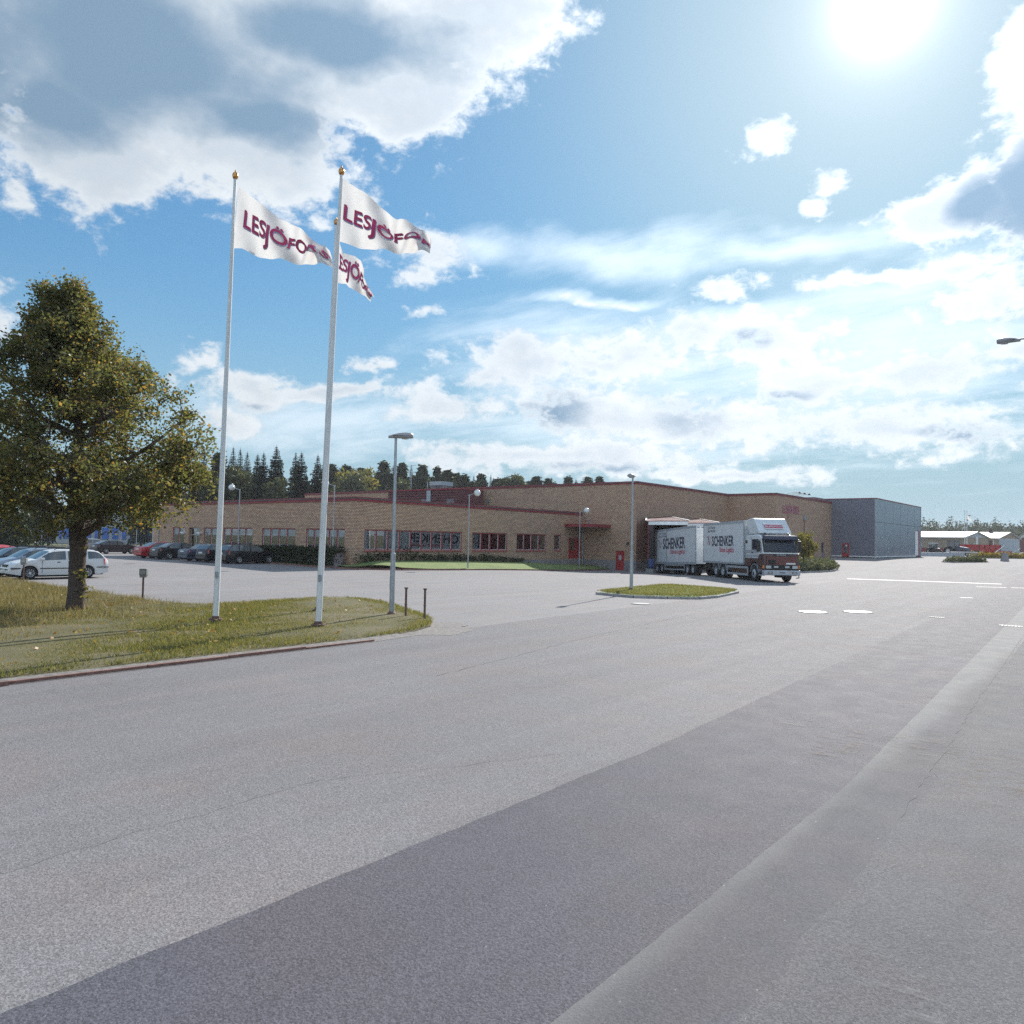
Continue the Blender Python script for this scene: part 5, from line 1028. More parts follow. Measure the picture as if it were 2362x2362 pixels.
def car(kind, pm, x, y, rz, label, group, spokes=7, rails=False, side_strip=True, moulding=None, wr=.305, name='parked_car'):
    S_ = SHAPE[kind]; z = gz(x, y); t = root(name, label, 'car', (x, y, z), rz, group); top = S_['top']; L0, L1 = top[0][0], top[-1][0]; Wd = S_['W'] / 2
    xs = sorted(set([round(L0 + (L1 - L0) * i / 64, 3) for i in range(65)] + [round(S_[q] + k, 3) for q in ('fa', 'ra') for k in (-.365, -.34, -.3, -.2, 0, .2, .3, .34, .365)] + [a for p in S_['sw'] for a in p] + list(S_['ws']) + list(S_['rw']) + [p[0] for p in top]))
    b0, bz0, b1, bz1 = S_['belt']; V = []; ns = len(xs); np_ = 0
    for q in xs:
        e = abs((q - (L0 + L1) / 2) / ((L1 - L0) / 2)); w = Wd * (1 - .16 * e ** 7 - .03 * e ** 2); tp_ = interp(top, q); bel = min(bz0 + (bz1 - bz0) * (q - b0) / (b1 - b0), tp_ - .035)
        zb = .20 + .09 * max(0, e - .8) / .2
        for ax in (S_['fa'], S_['ra']):
            d = abs(q - ax)
            if d < .365: zb = max(zb, wr + math.sqrt(max(0, .365 ** 2 - d * d)))
        zb = min(zb, bel - .12); gh = max(0, tp_ - bel); ins = .30 * max(0, gh - .05)
        half = [(w * .95, zb), (w, zb + (bel - zb) * .35), (w * 1.0, zb + (bel - zb) * .72), (w * .965, bel), (w * .95 - ins, max(bel + .004, tp_ - min(.06, gh * .45))), (max(.1, w * .86 - ins * 1.1), tp_ - .012), (w * .40, tp_ + (.012 if gh < .2 else .018))]
        row = [(q, -a, b) for a, b in half] + [(q, 0, tp_ + .02)] + [(q, a, b) for a, b in reversed(half)]; np_ = len(row); V += row
    body = MB(); body.v = V; glass = {}
    def gl(key): return glass.setdefault(key, [])
    for i in range(ns - 1):
        xm = (xs[i] + xs[i + 1]) / 2; hgt = interp(top, xm) - (bz0 + (bz1 - bz0) * (xm - b0) / (b1 - b0))
        for j in range(np_ - 1):
            f = (i * np_ + j, i * np_ + j + 1, (i + 1) * np_ + j + 1, (i + 1) * np_ + j); k = None
            if j in (3, np_ - 5) and hgt > .10:
                for wi, (a, b) in enumerate(S_['sw']):
                    if a < xm < b: k = ('side_window', wi, j)
            if 5 <= j <= np_ - 7:
                if S_['ws'][0] < xm < S_['ws'][1]: k = ('windscreen', 0, 0)
                if S_['rw'][0] < xm < S_['rw'][1]: k = ('rear_window', 0, 0)
            (gl(k) if k else body.f).append(f)
    body.f.append(tuple(range(np_))); body.f.append(tuple((ns - 1) * np_ + np_ - 1 - j for j in range(np_))); body.i = [0] * len(body.f)
    bo = body.build('body', pm, t, smooth=True); m_ = bo.modifiers.new('edges', 'EDGE_SPLIT'); m_.split_angle = R(38)
    for (nm, _, _), fs in glass.items():
        g = MB(); g.v = [V[i] for f in fs for i in f]; g.f = [tuple(range(4 * a, 4 * a + 4)) for a in range(len(fs))]; g.i = [0] * len(fs); o = g.build(nm, M['car_glass'], t, smooth=True)
        b = bmesh.new(); b.from_mesh(o.data); bmesh.ops.remove_doubles(b, verts=b.verts, dist=1e-4); bmesh.ops.recalc_face_normals(b, faces=b.faces); b.to_mesh(o.data); b.free()
    u = MB(); u.box(L0 + .25, L1 - .25, -Wd * .78, Wd * .78, .17, .55); u.build('underbody', M['dark'], t)
    add_wheels(t, [(S_[q], s * (Wd - .09)) for q in ('fa', 'ra') for s in (-1, 1)], wr, spokes)
    mo = moulding or M['black']
    for s in (-1, 1):
        if side_strip: MB().box(S_['ra'] + .42, S_['fa'] - .42, s * Wd * 1.0 - .012 if s > 0 else -Wd - .014, Wd + .014 if s > 0 else -Wd + .012, .50, .545).build('side_moulding', mo, t)
        zl = .70
        MB().hexa([(L1 - .33, s * Wd * .60, zl - .10), (L1 - .075, s * Wd * .42, zl - .11), (L1 - .075, s * Wd * .74, zl - .11), (L1 - .33, s * Wd * .90, zl - .10), (L1 - .36, s * Wd * .62, zl + .03), (L1 - .16, s * Wd * .44, zl + .01), (L1 - .16, s * Wd * .78, zl + .01), (L1 - .36, s * Wd * .93, zl + .03)]).build('headlight', M['lens'], t)
        zt = (.98 if kind == 'estate' else .88); zq = .30 if kind == 'estate' else .17
        MB().hexa([(L0 + .02, s * Wd * .66, zt - zq), (L0 + .24, s * Wd * .955, zt - zq), (L0 + .24, s * Wd * .80, zt - zq), (L0 + .06, s * Wd * .60, zt - zq), (L0 + .05, s * Wd * .66, zt), (L0 + .26, s * Wd * .955, zt), (L0 + .26, s * Wd * .78, zt), (L0 + .09, s * Wd * .60, zt)]).build('tail_light', M['red_lens'], t)
        bevel(MB().box(.78, .93, s * (Wd + .02) - .09, s * (Wd + .02) + .09, .92, 1.04).build('wing_mirror', pm, t), .03)
        for hx in [b - .18 for a, b in S_['sw'][-2:]]: MB().box(hx - .62, hx - .48, s * Wd * .985 - .018, s * Wd * .985 + .018, .80, .835).build('door_handle', mo if mo else M['black'], t)
        for a, b in S_['sw'][-2:]: MB().box(b - .055 + .04, b - .05 + .045, s * (Wd - .004) - .006, s * (Wd - .004) + .006, .30, .88).build('door_gap', M['dark'], t)
        if rails: MB().path([(-1.7, s * .60, 1.385), (-1.55, s * .60, 1.465), (.15, s * .58, 1.475), (.28, s * .58, 1.42)], [.018] * 4, 6).build('roof_rail', M['black'], t, fix=False)
        MB().box(L1 - .75, L1 - .07, s * Wd * .93 - .02, s * Wd * .93 + .03 * 0 + .02, .50, .56).build('bumper_strip', M['black'], t)
        MB().box(L0 + .04, L0 + .62, s * Wd * .955 - .022, s * Wd * .955 + .022, .53, .575).build('bumper_strip', M['black'], t)
    MB().box(L0 - .012, L0 + .03, -Wd * .74, Wd * .74, .51, .57).build('bumper_strip', M['black'], t); MB().box(L1 - .05, L1 + .012, -Wd * .72, Wd * .72, .44, .50).build('bumper_strip', M['black'], t)
    MB().box(L0 - .018, L0 + .05, -.26, .26, .74 if kind != 'estate' else .70, .85 if kind != 'estate' else .81).build('number_plate', M['plate'], t); MB().box(L1 - .03, L1 + .018, -.26, .26, .36, .47).build('number_plate', M['plate'], t)
    MB().box(L1 - .12, L1 - .02, -.34, .34, .58, .70).build('grille', M['black'], t); return t
P_ = {'white': paint('white car paint', (.66, .67, .67)), 'black': paint('black car paint', (.010, .010, .014)), 'red': paint('red car paint', (.42, .016, .022)), 'blue': paint('slate blue car paint', (.055, .075, .12), .3), 'dkgreen': paint('dark grey car paint', (.018, .020, .028), .3), 'lightblue': paint('pale blue grey car paint', (.30, .36, .44), .5), 'steel': paint('dark steel car paint', (.06, .075, .095), .4), 'silver': paint('silver car paint', (.36, .37, .38), .5), 'hatch': paint('dark violet car paint', (.022, .020, .030))}
NS = -PI / 2; NN = PI / 2
ROWA = 'cars parked nose to the lawn on the left'; ROWB = 'cars parked along the office wing'
car('estate', P_['white'], -41.15 - .86 + .05, 15.70, NS - .05, 'white estate car with roof rails, nearest the lawn behind the linden trunk', ROWA, 10, True)
car('estate', P_['lightblue'], -44.6, 15.75, NS - .03, 'pale blue grey estate car right behind the white one', ROWA, 8, True)
car('estate', P_['steel'], -47.3, 15.8, NS, 'dark steel blue estate car third from the linden', ROWA, 8, True)
car('sedan', P_['red'], -50.1, 15.7, NS, 'red saloon nearest the left picture edge, behind the dark steel estate', ROWA, 6)
car('hatch', P_['red'], -56.8, 17.2, NS, 'red hatchback furthest back at the left picture edge', ROWA, 6)
car('estate', P_['black'], -53.25, 33.5, NN, 'black estate car with silver wheels at the end of the row by the hedge', ROWB, 7, True)
car('estate', P_['dkgreen'], -55.9, 33.35, NN, 'dark estate car second from the hedge, seen from behind', ROWB, 7, False)
car('boxy', P_['blue'], -58.75, 33.4, NN, 'boxy slate blue saloon with a pale number plate', ROWB, 6, False)
car('sedan', P_['black'], -63.6, 33.5, NN, 'black saloon with five spoke wheels beside the red car', ROWB, 5)
car('sedan', P_['red'], -66.7, 33.6, NN, 'bright red saloon at the office wing, left of the black saloon', ROWB, 6)
car('hatch', P_['hatch'], -80.9, 35.8, NN, 'dark hatchback parked alone behind the red saloon', ROWB, 8)
car('estate', P_['silver'], -90.2, 37.4, NN, 'silver estate car partly behind the linden trunk', ROWB, 6, False)
car('hatch', P_['silver'], -88.5, 46.0, NN, 'small silver hatchback far behind, peeping over the red saloon', ROWB, 6)

# ---------------------------------------------------------------- lorry and trailer
th = R(45); TB = Vector((-math.sin(th), math.cos(th), 0)); A0 = Vector((-18.97, 48.13, 0)); UU = Vector((math.cos(th), math.sin(th), 0))
HW = 1.16                                                       # half width
def on_ground(a0, a1):
    p, q = A0 + TB * a0 + UU * HW, A0 + TB * a1 + UU * HW; z0, z1 = gz(p.x, p.y), gz(q.x, q.y); return p, z0, math.atan2(z0 - z1, a1 - a0)
def truck_wheel(t, x, dual=True, r=.50, steer=0.0, fender=True):
    for s in (-1, 1):
        y = s * (HW - .16)
        w = MB().lathe([(r * .55, -.15), (r * .9, -.16), (r, -.11), (r, .11), (r * .9, .16), (r * .55, .15)], axis='y', n=28).build('wheel', M['tyre'], t, smooth=True); w.location = (x, y, r)
        if s > 0: w.rotation_euler = (0, 0, PI)
        if steer: w.rotation_euler = (0, 0, steer + (PI if s > 0 else 0))
        m = MB(); m.lathe([(r * .60, -.14), (r * .55, -.155), (r * .50, -.06 if dual else -.19), (r * .22, -.05 if dual else -.2)], axis='y', n=24); m.lathe([(r * .22, -.02), (r * .22, -.13), (r * .14, -.16), (0, -.165)], axis='y', n=14)
        m.build('rim', M['frame_steel'], w, smooth=True)
        if dual: MB().lathe([(r * .55, .15), (r * .9, .19), (r, .22), (r, .40), (r * .9, .46), (r * .5, .45)], axis='y', n=20).build('inner_tyre', M['tyre'], w, smooth=True)
        if fender:
            f = MB(); n = 10
            for k in range(n):
                a, b = PI * (.04 + .92 * k / n), PI * (.04 + .92 * (k + 1) / n); q = r + .10
                f.hexa([(x + q * math.cos(a), s * HW, r + q * math.sin(a)), (x + q * math.cos(b), s * HW, r + q * math.sin(b)), (x + q * math.cos(b), s * (HW - .42), r + q * math.sin(b)), (x + q * math.cos(a), s * (HW - .42), r + q * math.sin(a)), (x + (q + .03) * math.cos(a), s * HW, r + (q + .03) * math.sin(a)), (x + (q + .03) * math.cos(b), s * HW, r + (q + .03) * math.sin(b)), (x + (q + .03) * math.cos(b), s * (HW - .42), r + (q + .03) * math.sin(b)), (x + (q + .03) * math.cos(a), s * (HW - .42), r + (q + .03) * math.sin(a))])
            f.build('mudguard', M['frame_steel'], t)
def cargo_box(t, x0, x1, z0, z1):
    b = MB().box(x0 + .04, x1 - .04, -HW + .02, HW - .02, z0 + .05, z1 - .03).build('cargo_box', M['truck_white'], t)
    e = MB(); w = .10
    for s in (-1, 1):
        y0, y1 = (s * HW - .03, s * HW + .0) if s > 0 else (-HW, -HW + .03)
        e.box(x0, x1, y0, y1, z1 - .14, z1); e.box(x0, x1, y0, y1, z0, z0 + .13); e.box(x0, x0 + w, y0, y1, z0 + .13, z1 - .14); e.box(x1 - w, x1, y0, y1, z0 + .13, z1 - .14)
    e.box(x1 - .04, x1, -HW + .03, HW - .03, z1 - .12, z1); e.box(x1 - .04, x1, -HW + .03, HW - .03, z0, z0 + .12); e.box(x0, x0 + .04, -HW + .03, HW - .03, z1 - .12, z1); e.box(x0, x0 + .04, -HW + .03, HW - .03, z0, z0 + .12)
    e.build('edge_rail', M['frame_steel'], t); MB().box(x0 + .02, x1 - .02, -HW + .03, HW - .03, z1 - .02, z1 + .02).build('box_roof', M['truck_white'], t); return b
def side_text(t, txt, m, x, z, w, h, off=.004, name='lettering', o=.0, shear=0.0): return letter_obj(name, txt, m, t, lambda a, b: (x + a, -HW - off + .02, z + b), w, h, o, shear)
def livery(t, x0, x1, z0, z1, s=1.0):
    L = x1 - x0; H = z1 - z0; xt = x0 + L * .235; wt = L * .535
    side_text(t, 'SCHENKER', M['navy'], xt, z0 + H * .43, wt, H * .235 * s, o=.03)
    side_text(t, 'Stinnes Logistics', M['crimson'], xt + wt * .36, z0 + H * .275, wt * .64, H * .125, o=.022)
    side_text(t, 'Lars Thuring', M['navy'], x0 + L * .125, z0 + H * .86, L * .19, H * .062, shear=.25, o=.01); side_text(t, 'Åkeri AB Kåby', M['navy'], x0 + L * .110, z0 + H * .77, L * .215, H * .062, shear=.25, o=.01)
    xl, zl, wl, hl = x0 + L * .11, z0 + H * .445, L * .10, H * .235; y = -HW + .014; lg = MB()
    def bar(a, b, c, d, w=.07): lg.face([(xl + wl * a - w / 2, y, zl + hl * b), (xl + wl * a + w / 2, y, zl + hl * b), (xl + wl * c + w / 2, y, zl + hl * d), (xl + wl * c - w / 2, y, zl + hl * d)])
    bar(.0, 0, .0, .28, .05); bar(.0, .72, .0, 1, .05); bar(1, .0, 1, .28, .05); bar(1, .72, 1, 1, .05); bar(.02, .98, .3, .98, .05); bar(.15, .62, .40, 0, .05); bar(.62, 1, .88, .40, .05)
    lg.build('red_emblem', M['crimson'], t, fix=False); lg = MB(); bar(.18, 1.0, .66, .0, .12); lg.build('navy_emblem', M['navy'], t, fix=False)
p, z, pit = on_ground(0, 6.6)
tk_ = root('lorry', 'white box lorry with a dark red lower cab, parked in front of the loading docks', 'lorry', (p.x, p.y, z)); tk_.rotation_euler = (0, -pit, -PI / 4); t = tk_
cargo_box(t, -9.25, -1.62, 1.02, 3.93); livery(t, -9.25, -1.62, 1.02, 3.93)
MB().box(-9.28, -9.25, -.95, .95, 1.15, 3.75).build('rear_door', M['truck_white'], t)
c = MB(); c.box(-9.3, .9, -.42, .42, .55, .95); c.box(-9.1, -1.7, -1.0, 1.0, .90, 1.02); c.box(-8.6, -8.2, -.9, .9, .45, .9); c.build('chassis', M['chassis'], t)
for x in (0,): truck_wheel(t, x, False, steer=-.0)
for x in (-5.3, -6.62): truck_wheel(t, x, True)
for s in (-1, 1):
    g = MB(); y0 = s * HW; a, b = sorted((y0, y0 - s * .05))
    g.box(-4.55, -1.0, a, b, .78, .92); g.box(-4.55, -1.0, a, b, .32, .46); g.box(-4.55, -4.45, a, b, .46, .78); g.box(-1.12, -1.0, a, b, .46, .78); g.build('side_guard', M['frame_steel'], t)
    MB().box(-4.1, -1.5, s * .55 - (.0 if s > 0 else .45), s * .55 + (.45 if s > 0 else 0), .36, .86).build('fuel_tank', M['maroon'], t)
# cab: lofted from outline sections along the length
cab = MB(); prof = [(-1.42, .62, 2.60), (-1.40, .62, 2.88), (.55, .62, 2.98), (.95, .62, 2.90), (1.16, .62, 2.62), (1.40, .62, 1.62), (1.42, .62, .70)]
out = [(-1.42, .95), (-1.42, 2.70), (-1.25, 2.94), (.35, 3.00), (.80, 2.92), (1.02, 2.74), (1.34, 1.72), (1.36, 1.20)]
low = [(1.36, 1.20), (1.38, .78), (.62, .78), (.50, 1.10), (.22, 1.24), (-.22, 1.24), (-.50, 1.10), (-.62, .95), (-1.42, .95)]
poly = out + low[1:-1]
bevel(MB().prism(poly, -HW + .02, HW - .02).build('cab', M['truck_white'], t), .07, 3, 25)
# dark red lower cab, front mask and wheel arch
lo = [(-1.44, .94), (-1.44, 1.50), (.55, 1.50), (.78, 1.78), (1.375, 1.78), (1.41, .76), (.63, .76), (.51, 1.09), (.22, 1.22), (-.22, 1.22), (-.51, 1.09), (-.62, .94)]
bevel(MB().prism(lo, -HW, HW).build('lower_cab', M['maroon'], t), .05, 2, 25)
st = MB(); st.box(-1.40, .62, -HW - .004, -HW + .03, 1.56, 1.70); st.box(-1.40, .62, -HW - .004, -HW + .03, 1.80, 2.0); st.box(-1.40, .62, HW - .03, HW + .004, 1.80, 2.0); st.build('side_stripe', M['frame_steel'], t)
def fx(zv): return interp([(.7, 1.43), (1.2, 1.385), (1.72, 1.345), (2.74, 1.025), (3.0, .8)], zv)
w = MB(); w.face([(fx(1.92) + .012, -HW + .13, 1.92), (fx(1.92) + .012, HW - .13, 1.92), (fx(2.66) + .012, HW - .20, 2.66), (fx(2.66) + .012, -HW + .20, 2.66)]); w.build('windscreen', M['cab_glass'], t, fix=False)
fr_ = MB()
for (a, b, z0, z1) in ((-HW + .06, -HW + .15, 1.86, 2.72), (HW - .15, HW - .06, 1.86, 2.72), (-HW + .15, HW - .15, 1.86, 1.93), (-HW + .15, HW - .15, 2.64, 2.72)): fr_.hexa([(fx(z0) - .02, a, z0), (fx(z0) + .02, a, z0), (fx(z0) + .02, b, z0), (fx(z0) - .02, b, z0), (fx(z1) - .02, a, z1), (fx(z1) + .02, a, z1), (fx(z1) + .02, b, z1), (fx(z1) - .02, b, z1)])
fr_.build('windscreen_frame', M['black'], t)
for y in (-.55, .25): 
    wi = MB(); wi.tube((fx(1.95) + .03, y, 1.93), (fx(2.05) + .035, y + .55, 2.0), .012, n=5); wi.build('wiper', M['black'], t)
v = MB(); v.hexa([(fx(2.72) + .01, -HW + .10, 2.70), (1.42, -HW + .06, 2.66), (1.42, HW - .06, 2.66), (fx(2.72) + .01, HW - .10, 2.70), (fx(2.95), -HW + .14, 2.97), (1.36, -HW + .08, 2.90), (1.36, HW - .08, 2.90), (fx(2.95), HW - .14, 2.97)]); bevel(v.build('sun_visor', M['visor'], t), .02)
for s in (-1, 1):
    y = s * (HW - .012); g = MB(); a, b = sorted((y, y + s * .02)); g.prism([(-.32, 2.02), (-.30, 2.68), (.72, 2.68), (.98, 2.02)], a, b); g.build('side_window', M['cab_glass'], t)
    g = MB(); a, b = sorted((s * (HW + .002), s * (HW + .008))); g.box(-.46, -.445, a, b, 1.0, 2.85); g.box(.98, .995, a, b, 1.52, 2.0); g.build('door_gap', M['dark'], t)
    MB().box(-.30, -.12, s * (HW + .02) - .02, s * (HW + .02) + .02, 1.82, 1.87).build('door_handle', M['black'], t)
    m = MB(); m.box(1.02, 1.12, s * (HW + .18) - .12, s * (HW + .18) + .12, 1.88, 2.60); mo = bevel(m.build('mirror', M['black'], t), .04); MB().path([(1.02, s * (HW - .02), 2.72), (1.08, s * (HW + .16), 2.68), (1.08, s * (HW + .16), 1.80), (1.15, s * (HW - .02), 1.76)], [.018] * 4, 6).build('mirror_arm', M['white'], mo, fix=False)
    MB().box(-1.30, -1.08, s * (HW + .0) - .03, s * (HW + .0) + .03, 2.44, 2.62).build('air_intake', M['black'], t)
    sp_ = MB(); sp_.box(.62, 1.20, s * (HW - .10) - .08, s * (HW - .10) + .08, .40, .47); sp_.box(.62, 1.20, s * (HW - .10) - .08, s * (HW - .10) + .08, .72, .78); sp_.build('step', M['frame_steel'], t)
    MB().box(1.38, 1.47, s * .86 - .17, s * .86 + .17, .86, 1.04).build('headlight', M['lens'], t); MB().box(1.38, 1.46, s * .36 - .14, s * .36 + .14, .90, 1.02).build('fog_light', M['lens'], t); MB().box(1.28, 1.42, s * (HW - .03) - .05, s * (HW - .03) + .05, .86, 1.06).build('indicator', M['amber'], t)
MB().box(1.372, 1.405, -.52, .52, 1.645, 1.765).build('badge_panel', M['black'], t); letter_obj('lettering', 'SCANIA', M['lens'], t, lambda a, b: (1.409, -.30 + a, 1.665 + b), .60, .08, .012)
MB().box(1.395, 1.42, -.95, .95, 1.10, 1.60).build('grille', M['chassis'], t)
for k in range(8): MB().box(1.40, 1.455, -.96, .96, 1.10 + k * .064, 1.138 + k * .064).build('grille_bar', M['grille'], t)
MB().box(1.44, 1.47, -.88, -.40, 1.12, 1.42).build('tow_hatch', M['chassis'], t)
MB().box(1.45, 1.475, .28, .88, 1.12, 1.22).build('number_plate', M['plate'], t)
MB().box(1.36, 1.44, -1.10, 1.10, .80, 1.08).build('lamp_panel', M['chassis'], t)
bp = MB(); bp.box(1.20, 1.56, -HW - .02, HW + .02, .44, .76); bo = bevel(bp.build('bumper', M['frame_steel'], t), .05, 3)
for y in (-.80, .80): MB().box(1.555, 1.575, y - .15, y + .15, .54, .66).build('fog_light', M['black'], bo); MB().box(1.573, 1.58, y - .10, y + .10, .56, .64).build('lens', M['lens'], bo)
MB().box(1.555, 1.57, -.18, .18, .58, .63).build('tow_slot', M['black'], bo); MB().path([(1.5, HW - .08, .44), (1.56, HW - .08, .30), (1.50, HW - .25, .28)], [.03] * 3, 6).build('tow_eye', M['rust'], bo, fix=False)
c = MB(); c.box(.3, 1.2, -.5, .5, .42, .75); c.box(-.1, .1, -1.0, 1.0, .42, .58); c.box(.2, .9, .1, .75, .28, .5); c.build('axle_beam', M['chassis'], t)
# roof deflector with the sign
D0, D1 = -1.30, .78; sec = [(D0, 3.02, 4.02), (-.55, 3.02, 4.08), (-.15, 3.02, 4.03), (.20, 3.02, 3.72), (D1, 3.02, 3.16)]
de = MB(); de.prism([(-1.05, 3.04), (-1.28, 3.50), (-1.40, 3.96), (-.62, 4.06), (-.30, 4.03), (.62, 3.10), (.55, 3.04)], -HW + .10, HW - .10); bevel(de.build('roof_deflector', M['truck_white'], t), .06, 3, 20)
def dfl(a, b, off):       # a across, b up the slope of the deflector
    k = b; return (.62 - .92 * k + off * .71, a, 3.10 + .93 * k + off * .70)
sg = MB()
sg.face([dfl(-.62, .22, .06), dfl(.62, .22, .06), dfl(.62, .66, .06), dfl(-.62, .66, .06)]); so2 = sg.build('sign_board', M['white'], t, fix=False)
sg = MB(); sg.face([dfl(-.60, .28, .065), dfl(.60, .28, .065), dfl(.60, .52, .065), dfl(-.60, .52, .065)]); sg.build('red_band', M['crimson'], so2, fix=False)
letter_obj('lettering', 'BILSPEDITION', M['white'], so2, lambda a, b: dfl(-.55 + a, .335 + b * .76, .07), 1.10, .17, .012)
rb = MB()
for y in (-.75, .75): rb.tube((.70, y, 3.02), (.72, y, 3.10), .05, n=8)
rb.build('marker_lamp', M['black'], t)
mb = MB(); mb.path([(-1.5, -.9, 3.30), (-1.30, -.9, 3.42), (-1.05, -.9, 3.10)], [.03] * 3, 5); mb.build('deflector_stay', M['rust'], t, fix=False)

p, z, pit = on_ground(11.6, 21.2)
tl = root('trailer', 'white box trailer behind the lorry, backed into the red loading dock', 'trailer', (p.x, p.y, z)); tl.rotation_euler = (0, -pit, -PI / 4); t = tl   # origin at the first axle
X1, X0 = .72, -10.75
cargo_box(t, X0, X1, .92, 3.90); livery(t, X0 + .3, X1, .92, 3.90, 1.25)
MB().box(X1, X1 + .05, -HW + .04, HW - .04, .92, 3.86).build('front_wall', M['white'], t)
MB().box(-6.72, -6.69, -HW - .006, -HW + .03, 1.06, 3.75).build('side_door_gap', M['rust'], t); MB().box(X0 + .25, X0 + .40, -HW - .01, -HW + .03, .92, 3.9).build('rear_pillar', M['rust'], t)
MB().box(X0 + .4, X1, -HW - .012, -HW + .02, .86, .93).build('lower_rail', M['frame_steel'], t)
c = MB(); c.box(X0 + .1, X1, -.45, .45, .5, .92); c.box(.7, 2.6, -.12, .12, .50, .62); c.box(X0, X0 + .12, -1.0, 1.0, .35, .55); c.build('chassis', M['chassis'], t)
for x in (.05, -1.25): truck_wheel(t, x, True, .47, fender=False)
for x in (-8.1, -9.55): truck_wheel(t, x, True, .47, fender=False)
for s in (-1, 1):
    g = MB(); a, b = sorted((s * HW, s * HW - s * .05)); g.box(-7.3, -1.95, a, b, .72, .84); g.box(-7.3, -1.95, a, b, .36, .48); g.box(-2.05, -1.95, a, b, .48, .72); g.box(-7.3, -7.2, a, b, .48, .72); g.build('side_guard', M['frame_steel'], t)
for k in range(3): MB().box(X1 - .06, X1 + .06, -HW + .1 + k * .35, -HW + .3 + k * .35, 3.74, 3.80).build('marker_lamp', M['black'], t)
bl_ = root('loading_buffer', 'blue plastic barrel on a pallet block beside the trailer at the dock', 'barrel', (-33.65, 61.45, gz(-33.65, 61.45))); MB().lathe([(0, .85), (.27, .85), (.30, .75), (.29, .5), (.30, .25), (.27, .02), (0, 0)], (0, 0, .45), n=16).build('barrel', M['barrel'], bl_, smooth=True); MB().box(-.35, .35, -.35, .35, 0, .45).build('block', M['meter'], bl_)

# ---------------------------------------------------------------- far right: yards, barns, machines
def ww(D, px): a = R(-38.98) + math.atan((px - 966) / 1455); return None
def barn(name, label, xa, ya, xb, yb, wdt, eave, ridge, wm, z, gable_m=None, group='buildings beyond the yard'):
    """ridge from (xa, ya) to (xb, yb)"""
    L = math.hypot(xb - xa, yb - ya); t = root(name, label, 'building', (xa, ya, z), math.atan2(yb - ya, xb - xa), group); h = wdt / 2
    MB().box(0, L, -h, h, -1, eave).build('wall', wm, t)
    g = MB()
    for x0, x1 in ((-.02, .1), (L - .1, L + .02)): g.prism([(-h, eave), (h, eave), (0, ridge)], x0, x1, 'x')
    g.build('gable', gable_m or wm, t); r_ = MB()
    for s in (-1, 1): r_.hexa([(-.4, s * (h + .4), eave - .15), (L + .4, s * (h + .4), eave - .15), (L + .4, 0, ridge + .02), (-.4, 0, ridge + .02), (-.4, s * (h + .4), eave), (L + .4, s * (h + .4), eave), (L + .4, 0, ridge + .18), (-.4, 0, ridge + .18)])
    r_.build('roof', M['roof_white'], t); e = MB()
    for s in (-1, 1): e.box(-.4, L + .4, s * (h + .4) - .04, s * (h + .4) + .04, eave - .28, eave - .14)
    e.build('gutter', M['white'], t); return t, L, h
t, L, h = barn('long_shed', 'long beige shed with a pale metal roof beyond the grey warehouse', -75, 242.1, -32.0, 231.0, 14, 4.15, 5.5, M['beige'], .98, M['pale_wall'])
MB().box(L - .02, L + .05, -2.2, -1.0, 0, 2.6).build('door', M['pale_wall'], t); MB().box(L - .02, L + .05, -.5, .6, 2.2, 4.4).build('gable_sign', M['white'], t); MB().box(0, L, -h - .05, -h, 0, 1.2).build('red_base', M['red'], t)
t, L, h = barn('workshop', 'beige workshop with a big dark gateway, right of the long shed', -60, 262.8, -27.4, 254.4, 14, 4.2, 5.75, M['beige'], 1.05)
MB().box(L - 5.6, L - 1.4, -h - .06, -h, 0, 3.5).build('gate', M['maroon'], t); MB().box(L - 5.8, L - 5.6, -h - .1, -h, 0, 3.7).build('gate_post', M['white'], t); MB().box(L - 1.4, L - 1.2, -h - .1, -h, 0, 3.7).build('gate_post', M['white'], t); MB().box(L - 5, L - 4.2, -.5, .5, 5.5, 6.6).build('chimney', M['maroon'], t); MB().box(L, L + .05, -h + .2, h - .2, 0, 4.1).build('end_cladding', M['pale_wall'], t)
t, L, h = barn('maroon_shed', 'dark red shed at the right picture edge', -27.0, 300, -8, 318, 12, 4.0, 5.2, M['maroon_wall'], 1.3)
t, L, h = barn('white_house', 'white house with dormers behind the dark red shed', -30, 338, -14, 352, 11, 5.2, 8.0, M['white'], 1.5)
for x in (6, 12): MB().box(x, x + 2.2, -h - .2, -1.5, 5.4, 7.2).build('dormer', M['white'], t); MB().box(x + .4, x + 1.8, -h - .26, -h - .2, 5.8, 6.9).build('window', M['dark'], t)
t = root('low_store', 'low grey store with a pale flat roof beside the grey warehouse', 'building', (-38, 164, .9), R(10), 'buildings beyond the yard'); MB().box(0, 5.4, 0, 9, -1, 1.8).build('wall', M['pale_wall'], t); MB().prism([(-.3, 1.85), (9.5, 1.6), (9.5, 1.8), (-.3, 2.05)], -.2, 6, 'x').build('roof', M['roof_white'], t); MB().box(.8, 4.6, -.05, 0, .3, 1.4).build('window', M['beige'], t); MB().box(.6, .8, -.08, 0, .2, 1.5).build('window_post', M['white'], t); MB().box(4.6, 4.8, -.08, 0, .2, 1.5).build('window_post', M['white'], t)
w = root('low_wall', 'long low concrete wall in front of the machine yard', 'wall', (-29.3, 144, .9), R(60)); MB().box(0, 12, -.1, .1, -.5, .55).build('wall', M['pale_wall'], w); MB().box(0, 12, -.16, .16, .55, .62).build('coping', M['white'], w)
